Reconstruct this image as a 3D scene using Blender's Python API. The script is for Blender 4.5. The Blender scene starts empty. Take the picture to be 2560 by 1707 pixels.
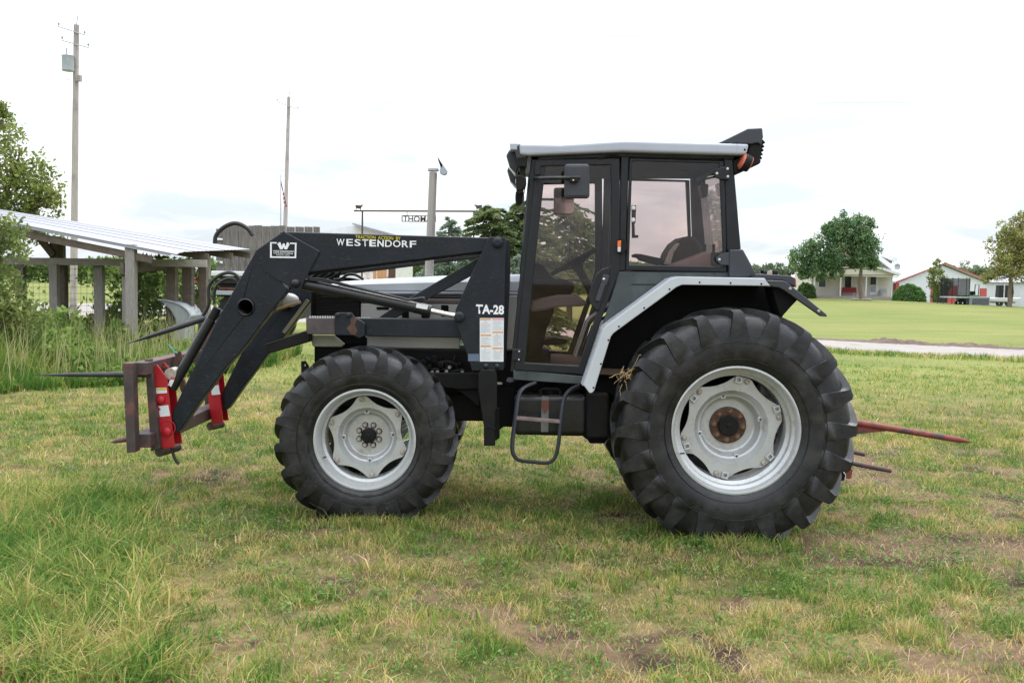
import bpy, bmesh, math, random
import numpy as np
from mathutils import Vector, Matrix, geometry

random.seed(7)
RNG = np.random.default_rng(11)
PI = math.pi
SC = bpy.context.scene
COL = SC.collection

# ------------------------------------------------------------------ camera
CAM_H = 1.95
F_PX = 2500.0                      # focal length in pixels of a 2560 px wide frame
PITCH = math.atan((853.5 - 695.0) / F_PX)
ROLL = math.radians(1.0)
cam_data = bpy.data.cameras.new("camera")
cam_data.sensor_width = 36.0
cam_data.lens = 36.0 * F_PX / 2560.0
cam_data.clip_start = 0.05
cam_data.clip_end = 6000.0
cam = bpy.data.objects.new("camera", cam_data)
COL.objects.link(cam)
CAM_ROT = Matrix.Rotation(PI / 2 - PITCH, 3, 'X') @ Matrix.Rotation(ROLL, 3, 'Z')
cam.matrix_world = Matrix.Translation((0, 0, CAM_H)) @ CAM_ROT.to_4x4()
SC.camera = cam

# ------------------------------------------------------------------ sky
SUN_EL, SUN_AZ = math.radians(62), math.radians(28)
world = bpy.data.worlds.new("World")
SC.world = world
world.use_nodes = True
wn, wl = world.node_tree.nodes, world.node_tree.links
wn.clear()
w_out = wn.new('ShaderNodeOutputWorld')
w_bg = wn.new('ShaderNodeBackground')
w_bg.inputs['Strength'].default_value = 0.12
w_sky = wn.new('ShaderNodeTexSky')
w_sky.sky_type = 'NISHITA'
w_sky.sun_disc = False
w_sky.sun_elevation = SUN_EL
w_sky.sun_rotation = SUN_AZ
w_tc = wn.new('ShaderNodeTexCoord')
w_sep = wn.new('ShaderNodeSeparateXYZ')
wl.new(w_tc.outputs['Generated'], w_sep.inputs[0])
w_add = wn.new('ShaderNodeMath'); w_add.operation = 'ABSOLUTE'
wl.new(w_sep.outputs['Z'], w_add.inputs[0])
w_add2 = wn.new('ShaderNodeMath'); w_add2.operation = 'ADD'; w_add2.inputs[1].default_value = 0.16
wl.new(w_add.outputs[0], w_add2.inputs[0])
w_dx = wn.new('ShaderNodeMath'); w_dx.operation = 'DIVIDE'
w_dy = wn.new('ShaderNodeMath'); w_dy.operation = 'DIVIDE'
wl.new(w_sep.outputs['X'], w_dx.inputs[0]); wl.new(w_add2.outputs[0], w_dx.inputs[1])
wl.new(w_sep.outputs['Y'], w_dy.inputs[0]); wl.new(w_add2.outputs[0], w_dy.inputs[1])
w_comb = wn.new('ShaderNodeCombineXYZ')
wl.new(w_dx.outputs[0], w_comb.inputs[0]); wl.new(w_dy.outputs[0], w_comb.inputs[1])
w_noise = wn.new('ShaderNodeTexNoise')
w_noise.inputs['Scale'].default_value = 0.95
w_noise.inputs['Detail'].default_value = 6.0
w_noise.inputs['Roughness'].default_value = 0.55
w_noise.inputs['Distortion'].default_value = 0.4
wl.new(w_comb.outputs[0], w_noise.inputs['Vector'])
w_ramp = wn.new('ShaderNodeValToRGB')
w_ramp.color_ramp.elements[0].position = 0.42
w_ramp.color_ramp.elements[0].color = (5.6, 6.15, 6.8, 1)
w_ramp.color_ramp.elements[1].position = 0.66
w_ramp.color_ramp.elements[1].color = (9.8, 9.85, 10.0, 1)
wl.new(w_noise.outputs['Fac'], w_ramp.inputs[0])
# overcast dome: the cloud deck is brighter overhead than at the horizon everywhere round the compass
w_el = wn.new('ShaderNodeMath'); w_el.operation = 'MULTIPLY_ADD'
w_el.inputs[1].default_value = 1.75; w_el.inputs[2].default_value = 0.84
wl.new(w_add.outputs[0], w_el.inputs[0])
w_mul = wn.new('ShaderNodeMix'); w_mul.data_type = 'RGBA'; w_mul.blend_type = 'MULTIPLY'
w_mul.inputs[0].default_value = 1.0
wl.new(w_ramp.outputs[0], w_mul.inputs[6])
w_cc = wn.new('ShaderNodeCombineColor')
for i in range(3):
    wl.new(w_el.outputs[0], w_cc.inputs[i])
wl.new(w_cc.outputs[0], w_mul.inputs[7])
w_mix = wn.new('ShaderNodeMix'); w_mix.data_type = 'RGBA'
w_mix.inputs[0].default_value = 0.86
wl.new(w_sky.outputs[0], w_mix.inputs[6])
wl.new(w_mul.outputs[2], w_mix.inputs[7])
wl.new(w_mix.outputs[2], w_bg.inputs['Color'])
wl.new(w_bg.outputs[0], w_out.inputs[0])

sun_data = bpy.data.lights.new("sun", 'SUN')
sun_data.energy = 1.5
sun_data.angle = math.radians(30)
sun_data.color = (1.0, 0.96, 0.9)
sun = bpy.data.objects.new("sun", sun_data)
COL.objects.link(sun)
_sd = Vector((math.sin(SUN_AZ) * math.cos(SUN_EL), math.cos(SUN_AZ) * math.cos(SUN_EL), math.sin(SUN_EL)))
sun.rotation_euler = (-_sd).to_track_quat('-Z', 'Y').to_euler()
sun.location = (0, 0, 30)

SC.view_settings.view_transform = 'Standard'
SC.view_settings.look = 'None'
SC.view_settings.gamma = 1.0
SC.view_settings.use_curve_mapping = False
SC.view_settings.exposure = 0.45
SC.render.engine = 'CYCLES'
SC.cycles.use_denoising = True
SC.cycles.max_bounces = 8
SC.cycles.diffuse_bounces = 3
SC.cycles.glossy_bounces = 3
SC.cycles.transmission_bounces = 4
SC.cycles.transparent_max_bounces = 16
SC.cycles.caustics_reflective = False
SC.cycles.caustics_refractive = False

# ------------------------------------------------------------------ measuring helpers
# photo crops used for measuring: origin x, origin y, zoom
CROP = {
    's': (0, 0, 1.0), 'c1': (0, 0, 2.8), 'c2': (0, 480, 3.016), 'c3': (240, 540, 2.45), 'c4': (500, 360, 2.868),
    'c5': (640, 560, 3.459), 'c6': (660, 820, 3.137), 'c21': (1220, 300, 3.267), 'c22': (1220, 660, 3.015),
    'c23': (1480, 720, 2.45), 'c24': (1850, 480, 3.313), 'c25': (1980, 820, 3.564), 'd1': (380, 540, 6.03),
    'd2': (260, 820, 4.356), 'd3': (640, 680, 6.03), 'd4': (820, 440, 4.704), 'd5': (1260, 340, 7.127),
    'd6': (1720, 300, 6.03), 'd7': (1780, 620, 6.534), 'd8': (2220, 620, 6.918), 'e1': (1280, 560, 4.125),
    'e2': (1560, 380, 4.9), 'e3': (1120, 900, 5.345), 'e4': (1660, 900, 4.356), 'e5': (0, 620, 4.612),
    'e6': (600, 560, 5.88), 'e7': (1980, 640, 7.587), 'e8': (1140, 740, 7.125),
}

def P(crop, x, y, Y):
    """world point at depth Y (metres in front of the camera position) seen at a photo position"""
    ox, oy, k = CROP[crop]
    u, v = ox + x / k, oy + y / k
    d = CAM_ROT @ Vector(((u - 1280.0) / F_PX, -(v - 853.5) / F_PX, -1.0))
    t = Y / d.y
    return Vector((d.x * t, Y, CAM_H + d.z * t))

# ------------------------------------------------------------------ noise for placement
def _hash(ix, iy, seed):
    n = (ix.astype(np.int64) * 374761393 + iy.astype(np.int64) * 668265263 + seed * 982451653) & 0x7fffffff
    n = ((n ^ (n >> 13)) * 1274126177) & 0x7fffffff
    n = n ^ (n >> 16)
    return (n & 0xffff) / 65535.0

def vnoise(x, y, seed=0):
    x = np.asarray(x, float); y = np.asarray(y, float)
    ix, iy = np.floor(x), np.floor(y)
    fx, fy = x - ix, y - iy
    fx, fy = fx * fx * (3 - 2 * fx), fy * fy * (3 - 2 * fy)
    a = _hash(ix, iy, seed); b = _hash(ix + 1, iy, seed)
    c = _hash(ix, iy + 1, seed); d = _hash(ix + 1, iy + 1, seed)
    return (a * (1 - fx) + b * fx) * (1 - fy) + (c * (1 - fx) + d * fx) * fy

def fbm(x, y, seed=0, oct=4):
    s, a, t = 0.0, 0.5, 0.0
    for i in range(oct):
        s = s + a * vnoise(np.asarray(x) * 2 ** i, np.asarray(y) * 2 ** i, seed + i * 17)
        t += a; a *= 0.5
    return s / t

def sstep(a, b, x):
    t = np.clip((np.asarray(x, float) - a) / (b - a), 0, 1)
    return t * t * (3 - 2 * t)

def gz(x, y):
    """ground height"""
    x = np.asarray(x, float); y = np.asarray(y, float)
    h = 0.085 * sstep(1.0, -0.8, x) * (1 - sstep(14, 26, y))
    h = h + (fbm(x * 0.9, y * 0.9, 3) - 0.5) * 0.07 * (1 - sstep(18, 40, y)) * sstep(2.0, 5.5, np.abs(y - 7.5) + np.abs(x) * 0.2 + 1.6)
    h = h - 0.30 * np.exp(-((x - 56) / 14.0) ** 2 - ((y - 116) / 24.0) ** 2)
    h = h + 0.37 * np.exp(-((x - 36) / 16.0) ** 2 - ((y - 108) / 24.0) ** 2)
    h = h + .045 * np.exp(-((x - 1.62) / .55) ** 2 - ((y - 7.45) / .45) ** 2) + .03 * np.exp(-((x + 1.09) / .5) ** 2 - ((y - 7.5) / .45) ** 2)
    return h

def gzf(x, y):
    return float(gz(x, y))

# ------------------------------------------------------------------ object helpers
def wloc(o):
    l = Vector(o.location)
    while o.parent:
        o = o.parent
        l += Vector(o.location)
    return l

def thing(name, label, cat, loc, group=None):
    o = bpy.data.objects.new(name, None)
    o.empty_display_size = 0.2
    COL.objects.link(o)
    o.location = loc
    o['label'] = label; o['category'] = cat
    if group: o['group'] = group
    return o

def tag(o, label=None, cat=None, group=None, kind=None):
    if label: o['label'] = label
    if cat: o['category'] = cat
    if group: o['group'] = group
    if kind: o['kind'] = kind
    return o

def link(name, me, mat, parent=None, loc=(0, 0, 0)):
    o = bpy.data.objects.new(name, me)
    COL.objects.link(o)
    if mat is not None and len(me.materials) == 0:
        me.materials.append(mat)
    w = Vector(loc)
    if parent is not None:
        o.parent = parent
        w = w - wloc(parent)
    o.location = w
    return o

def mobj(name, verts, faces, mat, parent=None, smooth=False, bevel=0.0, segs=2):
    """one mesh object given in world coordinates, its origin put at its middle"""
    vs = np.array([tuple(v) for v in verts], float)
    c = (vs.min(0) + vs.max(0)) / 2
    me = bpy.data.meshes.new(name)
    me.from_pydata([tuple(v) for v in (vs - c)], [], faces)
    me.update()
    if smooth:
        me.polygons.foreach_set('use_smooth', [True] * len(me.polygons))
    o = link(name, me, mat, parent, c)
    if bevel > 0:
        m = o.modifiers.new('bevel', 'BEVEL')
        m.width = bevel; m.segments = segs; m.limit_method = 'ANGLE'; m.angle_limit = math.radians(35)
    return o

class MB:
    """collects shapes into one mesh"""
    def __init__(s): s.v = []; s.f = []
    def add(s, vs, fs):
        n = len(s.v)
        s.v += [tuple(v) for v in vs]
        s.f += [tuple(i + n for i in f) for f in fs]
        return s
    def box(s, x0, x1, y0, y1, z0, z1):
        vs = [(x, y, z) for x in (x0, x1) for y in (y0, y1) for z in (z0, z1)]
        return s.add(vs, [(0, 1, 3, 2), (4, 6, 7, 5), (0, 4, 5, 1), (2, 3, 7, 6), (0, 2, 6, 4), (1, 5, 7, 3)])
    def bar(s, a, b, w, h, up=(0, 0, 1)):
        a, b = Vector(a), Vector(b)
        d = (b - a).normalized()
        u = Vector(up)
        sx = d.cross(u)
        if sx.length < 1e-4: sx = d.cross(Vector((1, 0, 0)))
        sx.normalize(); u = sx.cross(d)
        vs = []
        for p in (a, b):
            for i, j in ((-1, -1), (1, -1), (1, 1), (-1, 1)):
                vs.append(p + sx * (i * w / 2) + u * (j * h / 2))
        return s.add(vs, [(0, 1, 2, 3), (7, 6, 5, 4), (0, 4, 5, 1), (1, 5, 6, 2), (2, 6, 7, 3), (3, 7, 4, 0)])
    def prism(s, poly, y0, y1, hole=None):
        """polygon in X,Z extruded along Y"""
        n = len(poly)
        if hole is None:
            vs = [(p[0], y0, p[1]) for p in poly] + [(p[0], y1, p[1]) for p in poly]
            fs = [tuple(range(n)), tuple(range(2 * n - 1, n - 1, -1))]
            fs += [(i, i + n, (i + 1) % n + n, (i + 1) % n) for i in range(n)]
            return s.add(vs, fs)
        m = len(hole)
        tris = geometry.tessellate_polygon([[Vector((p[0], p[1], 0)) for p in poly], [Vector((p[0], p[1], 0)) for p in hole]])
        al = list(poly) + list(hole); k = n + m
        vs = [(p[0], y0, p[1]) for p in al] + [(p[0], y1, p[1]) for p in al]
        fs = [tuple(t) for t in tris] + [tuple(i + k for i in reversed(t)) for t in tris]
        fs += [(i, i + k, (i + 1) % n + k, (i + 1) % n) for i in range(n)]
        fs += [(n + i, n + i + k, n + (i + 1) % m + k, n + (i + 1) % m) for i in range(m)]
        return s.add(vs, fs)
    def tube(s, pts, r, segs=8, closed=False, caps=True, radii=None, flat=1.0):
        pts = [Vector(p) for p in pts]
        n = len(pts)
        rings = []
        prev = None
        for i, p in enumerate(pts):
            if closed: t = pts[(i + 1) % n] - pts[i - 1]
            else: t = pts[min(i + 1, n - 1)] - pts[max(i - 1, 0)]
            t.normalize()
            if prev is None:
                a = Vector((0, 1, 0)) if abs(t.y) < 0.9 else Vector((0, 0, 1))
                u = (a - t * a.dot(t)).normalized()
            else:
                u = (prev - t * prev.dot(t))
                u = u.normalized() if u.length > 1e-5 else t.orthogonal().normalized()
            prev = u
            w = t.cross(u)
            rr = radii[i] if radii else r
            rings.append([p + u * (math.cos(2 * PI * k / segs) * rr * flat) + w * (math.sin(2 * PI * k / segs) * rr) for k in range(segs)])
        vs = [v for rg in rings for v in rg]
        fs = []
        for i in range(n if closed else n - 1):
            a, b = i * segs, ((i + 1) % n) * segs
            fs += [(a + k, a + (k + 1) % segs, b + (k + 1) % segs, b + k) for k in range(segs)]
        if caps and not closed:
            fs.append(tuple(reversed(range(segs))))
            fs.append(tuple(range((n - 1) * segs, n * segs)))
        return s.add(vs, fs)
    def lathe(s, prof, c, segs=32, closed=False):
        """profile of (r, y) turned round an axis along Y through c=(x,y,z)"""
        vs = []
        for (r, y) in prof:
            for k in range(segs):
                a = 2 * PI * k / segs
                vs.append((c[0] + r * math.cos(a), c[1] + y, c[2] + r * math.sin(a)))
        fs = []
        m = len(prof)
        for i in range(m if closed else m - 1):
            a, b = i * segs, ((i + 1) % m) * segs
            fs += [(a + k, a + (k + 1) % segs, b + (k + 1) % segs, b + k) for k in range(segs)]
        return s.add(vs, fs)
    def disc(s, c, r, segs=24, ny=-1):
        vs = [(c[0] + r * math.cos(2 * PI * k / segs), c[1], c[2] + r * math.sin(2 * PI * k / segs)) for k in range(segs)]
        return s.add(vs, [tuple(range(segs))])
    def cyl(s, a, b, r, segs=12, r2=None):
        return s.tube([a, b], r, segs, radii=[r, r if r2 is None else r2])
    def ball(s, c, r, segs=10, rings=6, sc=(1, 1, 1)):
        vs = [(c[0], c[1], c[2] + r * sc[2])]
        for i in range(1, rings):
            th = PI * i / rings
            for k in range(segs):
                a = 2 * PI * k / segs
                vs.append((c[0] + r * sc[0] * math.sin(th) * math.cos(a), c[1] + r * sc[1] * math.sin(th) * math.sin(a), c[2] + r * sc[2] * math.cos(th)))
        vs.append((c[0], c[1], c[2] - r * sc[2]))
        fs = [(0, 1 + (k + 1) % segs, 1 + k) for k in range(segs)]
        for i in range(rings - 2):
            a, b = 1 + i * segs, 1 + (i + 1) * segs
            fs += [(a + k, a + (k + 1) % segs, b + (k + 1) % segs, b + k) for k in range(segs)]
        L = len(vs) - 1; a = 1 + (rings - 2) * segs
        fs += [(a + k, a + (k + 1) % segs, L) for k in range(segs)]
        return s.add(vs, fs)
    def build(s, name, mat, parent=None, smooth=False, bevel=0.0, segs=2, fix=True):
        o = mobj(name, s.v, s.f, mat, parent, smooth, bevel, segs)
        if fix:
            bm = bmesh.new(); bm.from_mesh(o.data)
            bmesh.ops.recalc_face_normals(bm, faces=bm.faces)
            bm.to_mesh(o.data); bm.free()
        if smooth:
            try: o.data.set_sharp_from_angle(angle=math.radians(38))
            except Exception: pass
        return o

def xz(crop, pts, Y):
    r = []
    for (x, y) in pts:
        p = P(crop, x, y, Y)
        r.append((p.x, p.z))
    return r

def plate(name, crop, pts, y0, y1, mat, parent, bevel=0.004, hole=None):
    """a plate whose near face at depth y0 has the measured outline"""
    h = xz(crop, hole, y0) if hole else None
    return MB().prism(xz(crop, pts, y0), y0, y1, h).build(name, mat, parent, bevel=bevel)

def circle_px(cx, cy, r, n=28):
    return [(cx + r * math.cos(2 * PI * k / n), cy + r * math.sin(2 * PI * k / n)) for k in range(n)]

def rrect(x0, y0, x1, y1, r, n=4):
    pts = []
    for (cx, cy, a0) in ((x1 - r, y0 + r, -90), (x1 - r, y1 - r, 0), (x0 + r, y1 - r, 90), (x0 + r, y0 + r, 180)):
        for i in range(n + 1):
            a = math.radians(a0 + 90 * i / n)
            pts.append((cx + r * math.cos(a), cy + r * math.sin(a)))
    return pts

def inset_pts(pts, k):
    cx = sum(p[0] for p in pts) / len(pts); cy = sum(p[1] for p in pts) / len(pts)
    return [(cx + (p[0] - cx) * k, cy + (p[1] - cy) * k) for p in pts]

def smooth_path(pts, n=4, closed=False):
    """Catmull-Rom through the points"""
    pts = [Vector(p) for p in pts]
    out = []
    m = len(pts)
    for i in range(m if closed else m - 1):
        p0 = pts[(i - 1) % m] if (closed or i > 0) else pts[0]
        p1 = pts[i]; p2 = pts[(i + 1) % m]
        p3 = pts[(i + 2) % m] if (closed or i + 2 < m) else pts[-1]
        for k in range(n):
            t = k / n
            out.append(0.5 * ((2 * p1) + (p2 - p0) * t + (2 * p0 - 5 * p1 + 4 * p2 - p3) * t * t + (3 * p1 - p0 - 3 * p2 + p3) * t ** 3))
    if not closed: out.append(pts[-1])
    return out

def pathP(crop, pts, Y):
    return [P(crop, p[0], p[1], p[2] if len(p) > 2 else Y) for p in pts]

TY = 8.40                              # depth of the tractor's middle plane
def mirror(o, parent, name=None):
    """the same part on the far side of the tractor (its children too)"""
    me = o.data.copy()
    bm = bmesh.new(); bm.from_mesh(me)
    for v in bm.verts: v.co.y = -v.co.y
    bmesh.ops.reverse_faces(bm, faces=bm.faces)
    bm.to_mesh(me); bm.free()
    w = wloc(o); w.y = 2 * TY - w.y
    c = link(name or o.name.split('.')[0], me, None, parent, w)
    for m in o.modifiers:
        k = c.modifiers.new(m.name, m.type)
        if m.type == 'BEVEL':
            k.width = m.width; k.segments = m.segments; k.limit_method = m.limit_method; k.angle_limit = m.angle_limit
    for ch in o.children:
        if ch.type == 'MESH' and not ch.get('nomirror'):
            mirror(ch, c)
    return c

def dup(o, loc, parent=None, rot=None):
    c = o.copy()
    COL.objects.link(c)
    c.parent = parent if parent is not None else o.parent
    c.matrix_parent_inverse = Matrix.Identity(4)
    w = Vector(loc)
    if c.parent is not None: w = w - wloc(c.parent)
    c.location = w
    if rot is not None: c.rotation_euler = rot
    return c

def lettering(name, txt, crop, box, Y, mat, parent, bold=0.0, shear=0.0, depth=0.0008):
    """flat lettering on a face that looks towards -Y, fitted into a measured box"""
    cu = bpy.data.curves.new(name, 'FONT')
    cu.body = txt; cu.size = 1.0; cu.offset = bold; cu.shear = shear; cu.extrude = 0.0
    cu.resolution_u = 3
    tmp = bpy.data.objects.new(name, cu)
    COL.objects.link(tmp)
    dg = bpy.context.evaluated_depsgraph_get(); dg.update()
    me = bpy.data.meshes.new_from_object(tmp.evaluated_get(dg))
    bpy.data.objects.remove(tmp); bpy.data.curves.remove(cu)
    n = len(me.vertices)
    co = np.zeros(n * 3); me.vertices.foreach_get('co', co); co = co.reshape(-1, 3)
    mn, mx = co.min(0), co.max(0)
    tl = P(crop, box[0], box[1], Y); br = P(crop, box[2], box[3], Y)
    tr = P(crop, box[2], box[1] + (box[4] if len(box) > 4 else 0), Y)
    ux = (co[:, 0] - mn[0]) / (mx[0] - mn[0]); uz = (co[:, 1] - mn[1]) / (mx[1] - mn[1])
    W = br.x - tl.x
    drop = (box[4] / CROP[crop][2] / F_PX * Y) if len(box) > 4 else 0.0
    # without an explicit slope the line is level in the place
    H = abs((box[3] - box[1])) / CROP[crop][2] / F_PX * Y
    c = Vector((tl.x + W / 2, Y, tl.z - H / 2))
    out = np.zeros((n, 3))
    out[:, 0] = (ux - 0.5) * W
    out[:, 1] = -depth
    out[:, 2] = (uz - 0.5) * H - (ux) * drop
    me.vertices.foreach_set('co', out.ravel())
    me.update()
    me.materials.clear()
    o = link(name, me, mat, parent, c)
    o['nomirror'] = 1
    return o
# ------------------------------------------------------------------ materials
def new_mat(name):
    m = bpy.data.materials.new(name); m.use_nodes = True
    nt = m.node_tree; nt.nodes.clear()
    out = nt.nodes.new('ShaderNodeOutputMaterial')
    bs = nt.nodes.new('ShaderNodeBsdfPrincipled')
    nt.links.new(bs.outputs[0], out.inputs[0])
    return m, nt, bs, out

def noise_node(nt, scale, detail=5, rough=0.6, vec=None, stretch=None):
    tc = nt.nodes.new('ShaderNodeTexCoord')
    n = nt.nodes.new('ShaderNodeTexNoise')
    n.inputs['Scale'].default_value = scale; n.inputs['Detail'].default_value = detail; n.inputs['Roughness'].default_value = rough
    if stretch:
        mp = nt.nodes.new('ShaderNodeMapping'); mp.inputs['Scale'].default_value = stretch
        nt.links.new(tc.outputs['Object'], mp.inputs[0]); nt.links.new(mp.outputs[0], n.inputs['Vector'])
    else:
        nt.links.new(tc.outputs['Object'], n.inputs['Vector'])
    return n

def ramp_node(nt, src, stops):
    r = nt.nodes.new('ShaderNodeValToRGB')
    el = r.color_ramp.elements
    while len(el) < len(stops): el.new(0.5)
    for e, (p, c) in zip(el, stops):
        e.position = p; e.color = (c[0], c[1], c[2], 1) if not isinstance(c, (int, float)) else (c, c, c, 1)
    nt.links.new(src, r.inputs[0])
    return r

def mat(name, col, rough=0.5, metal=0.0, var=0.12, scale=6.0, bump=0.0, bscale=60.0, dirt=None, dirt_at=(0.52, 0.7), dscale=3.0,
        stretch=None, spec=0.5, rvar=0.12, dust=None, scuff=None):
    """painted / natural surface: a colour with uneven tone, optional second colour in patches (dirt, rust) and fine relief"""
    m, nt, bs, out = new_mat(name)
    n = noise_node(nt, scale, stretch=stretch)
    a = [max(0, c * (1 - var)) for c in col]; b = [min(1, c * (1 + var)) for c in col]
    r = ramp_node(nt, n.outputs['Fac'], [(0.3, a), (0.7, b)])
    last = r.outputs[0]
    if dirt:
        n2 = noise_node(nt, dscale, detail=8, rough=0.7)
        f = ramp_node(nt, n2.outputs['Fac'], [(dirt_at[0], 0.0), (dirt_at[1], 1.0)])
        mx = nt.nodes.new('ShaderNodeMix'); mx.data_type = 'RGBA'
        nt.links.new(f.outputs[0], mx.inputs[0]); nt.links.new(last, mx.inputs[6])
        mx.inputs[7].default_value = (*dirt, 1)
        last = mx.outputs[2]
    def blend(fac, last, c):
        mx = nt.nodes.new('ShaderNodeMix'); mx.data_type = 'RGBA'
        nt.links.new(fac, mx.inputs[0]); nt.links.new(last, mx.inputs[6]); mx.inputs[7].default_value = (*c, 1)
        return mx.outputs[2]
    if scuff:                                   # fine scratches and rubbed spots
        n3 = noise_node(nt, 26, detail=9, rough=0.75, stretch=(1, 1, 3.5))
        last = blend(ramp_node(nt, n3.outputs['Fac'], [(.58, 0.0), (.70, .85)]).outputs[0], last, scuff)
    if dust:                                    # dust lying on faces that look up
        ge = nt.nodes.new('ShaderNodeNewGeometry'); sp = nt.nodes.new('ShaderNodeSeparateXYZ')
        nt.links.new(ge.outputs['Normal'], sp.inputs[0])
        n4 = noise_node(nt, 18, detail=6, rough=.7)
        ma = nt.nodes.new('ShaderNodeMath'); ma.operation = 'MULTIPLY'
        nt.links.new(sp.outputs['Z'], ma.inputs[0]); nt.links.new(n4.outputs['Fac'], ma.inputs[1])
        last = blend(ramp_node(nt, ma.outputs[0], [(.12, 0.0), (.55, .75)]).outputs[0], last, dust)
    nt.links.new(last, bs.inputs['Base Color'])
    rr = ramp_node(nt, n.outputs['Fac'], [(0.3, max(0.02, rough - rvar)), (0.7, min(1, rough + rvar))])
    nt.links.new(rr.outputs[0], bs.inputs['Roughness'])
    bs.inputs['Metallic'].default_value = metal
    bs.inputs['Specular IOR Level'].default_value = spec
    if bump > 0:
        nb = noise_node(nt, bscale, detail=4, stretch=stretch)
        bp = nt.nodes.new('ShaderNodeBump'); bp.inputs['Strength'].default_value = bump; bp.inputs['Distance'].default_value = 0.01
        nt.links.new(nb.outputs['Fac'], bp.inputs['Height']); nt.links.new(bp.outputs[0], bs.inputs['Normal'])
    return m

def attr_mat(name, rough=0.7, trans=0.35, spec=0.25):
    """foliage: the colour of each leaf or blade is stored with it; light also shines through"""
    m, nt, bs, out = new_mat(name)
    at = nt.nodes.new('ShaderNodeAttribute'); at.attribute_name = 'tint'
    nt.links.new(at.outputs['Color'], bs.inputs['Base Color'])
    bs.inputs['Roughness'].default_value = rough
    bs.inputs['Specular IOR Level'].default_value = spec
    tr = nt.nodes.new('ShaderNodeBsdfTranslucent')
    nt.links.new(at.outputs['Color'], tr.inputs['Color'])
    mx = nt.nodes.new('ShaderNodeMixShader'); mx.inputs[0].default_value = trans
    nt.links.new(bs.outputs[0], mx.inputs[1]); nt.links.new(tr.outputs[0], mx.inputs[2])
    nt.links.new(mx.outputs[0], out.inputs[0])
    return m

def glass_mat(name, tint, refl=1.0, rough=0.02):
    m, nt, bs, out = new_mat(name)
    nt.nodes.remove(bs)
    t = nt.nodes.new('ShaderNodeBsdfTransparent'); t.inputs[0].default_value = (*tint, 1)
    g = nt.nodes.new('ShaderNodeBsdfGlossy'); g.inputs['Roughness'].default_value = rough
    g.inputs['Color'].default_value = (0.9, 0.9, 0.9, 1)
    fr = nt.nodes.new('ShaderNodeFresnel'); fr.inputs['IOR'].default_value = 1.45
    mu = nt.nodes.new('ShaderNodeMath'); mu.operation = 'MULTIPLY'; mu.inputs[1].default_value = refl
    nt.links.new(fr.outputs[0], mu.inputs[0])
    mx = nt.nodes.new('ShaderNodeMixShader')
    nt.links.new(mu.outputs[0], mx.inputs[0]); nt.links.new(t.outputs[0], mx.inputs[1]); nt.links.new(g.outputs[0], mx.inputs[2])
    nt.links.new(mx.outputs[0], out.inputs[0])
    return m

M = {}
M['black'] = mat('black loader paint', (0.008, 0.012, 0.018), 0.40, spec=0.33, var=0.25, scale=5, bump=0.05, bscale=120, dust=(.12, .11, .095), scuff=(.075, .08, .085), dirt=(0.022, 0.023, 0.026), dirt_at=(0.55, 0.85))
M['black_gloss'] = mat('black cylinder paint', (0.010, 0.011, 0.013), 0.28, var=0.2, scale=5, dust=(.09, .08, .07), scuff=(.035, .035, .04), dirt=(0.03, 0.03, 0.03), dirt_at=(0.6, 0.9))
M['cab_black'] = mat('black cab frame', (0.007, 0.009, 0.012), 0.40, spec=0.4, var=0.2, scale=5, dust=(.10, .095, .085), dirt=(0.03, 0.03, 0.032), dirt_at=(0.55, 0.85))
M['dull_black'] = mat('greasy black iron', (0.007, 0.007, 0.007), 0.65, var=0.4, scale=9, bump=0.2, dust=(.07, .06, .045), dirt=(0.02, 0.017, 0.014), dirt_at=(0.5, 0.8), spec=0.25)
M['void'] = mat('black underside', (0.006, 0.006, 0.006), 0.8, var=0.3, spec=0.15)
M['grey_plastic'] = mat('grey plastic', (0.035, 0.038, 0.047), 0.5, var=0.15, bump=0.05, bscale=200)
M['panel_green'] = mat('dull slate panel', (0.045, 0.058, 0.06), 0.35, var=0.3, scale=4, dirt=(0.09, 0.10, 0.10), dirt_at=(0.45, 0.8), dscale=2.0)
M['silver'] = mat('silver grey paint', (0.40, 0.43, 0.49), 0.38, var=0.07, scale=3, dirt=(0.30, 0.30, 0.31), dirt_at=(0.6, 0.9))
M['hood_paint'] = mat('pale silver hood paint', (0.58, 0.61, 0.67), 0.34, var=0.05, scale=3, dirt=(0.45, 0.45, 0.46), dirt_at=(0.6, 0.9))
M['white_trim'] = mat('white fender trim paint', (0.50, 0.53, 0.56), 0.38, var=0.06, scale=3, dirt=(0.33, 0.22, 0.15), dirt_at=(0.66, 0.74), dscale=9.0)
M['side_panel'] = mat('dusty white side panel', (0.44, 0.44, 0.42), 0.45, var=0.1, scale=3, dirt=(0.35, 0.33, 0.26), dirt_at=(0.45, 0.8))
M['panel_olive'] = mat('dirty cream panel', (0.33, 0.33, 0.25), 0.5, var=0.15, scale=5)
M['hood_band'] = mat('charcoal hood band', (0.03, 0.033, 0.04), 0.4)
M['hood_stripe'] = mat('dusty pink hood stripe', (0.27, 0.20, 0.18), 0.5)
M['rim'] = mat('silver wheel paint', (0.52, 0.535, 0.535), 0.34, metal=0.35, var=0.07, scale=5, scuff=(.27, .19, .12), dirt=(0.27, 0.235, 0.19), dirt_at=(0.55, 0.8), dscale=6)
M['rim_dirt'] = mat('dirt in the bead gap', (0.24, 0.19, 0.13), 0.9, var=0.3, scale=20)
M['rust'] = mat('rusty iron', (0.085, 0.043, 0.028), 0.8, var=0.5, scale=25, bump=0.3)
M['bolt'] = mat('weathered bolt steel', (0.45, 0.42, 0.36), 0.5, metal=0.3, var=0.2, scale=30, dirt=(0.2, 0.09, 0.05), dirt_at=(0.5, 0.7), dscale=40)
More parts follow.
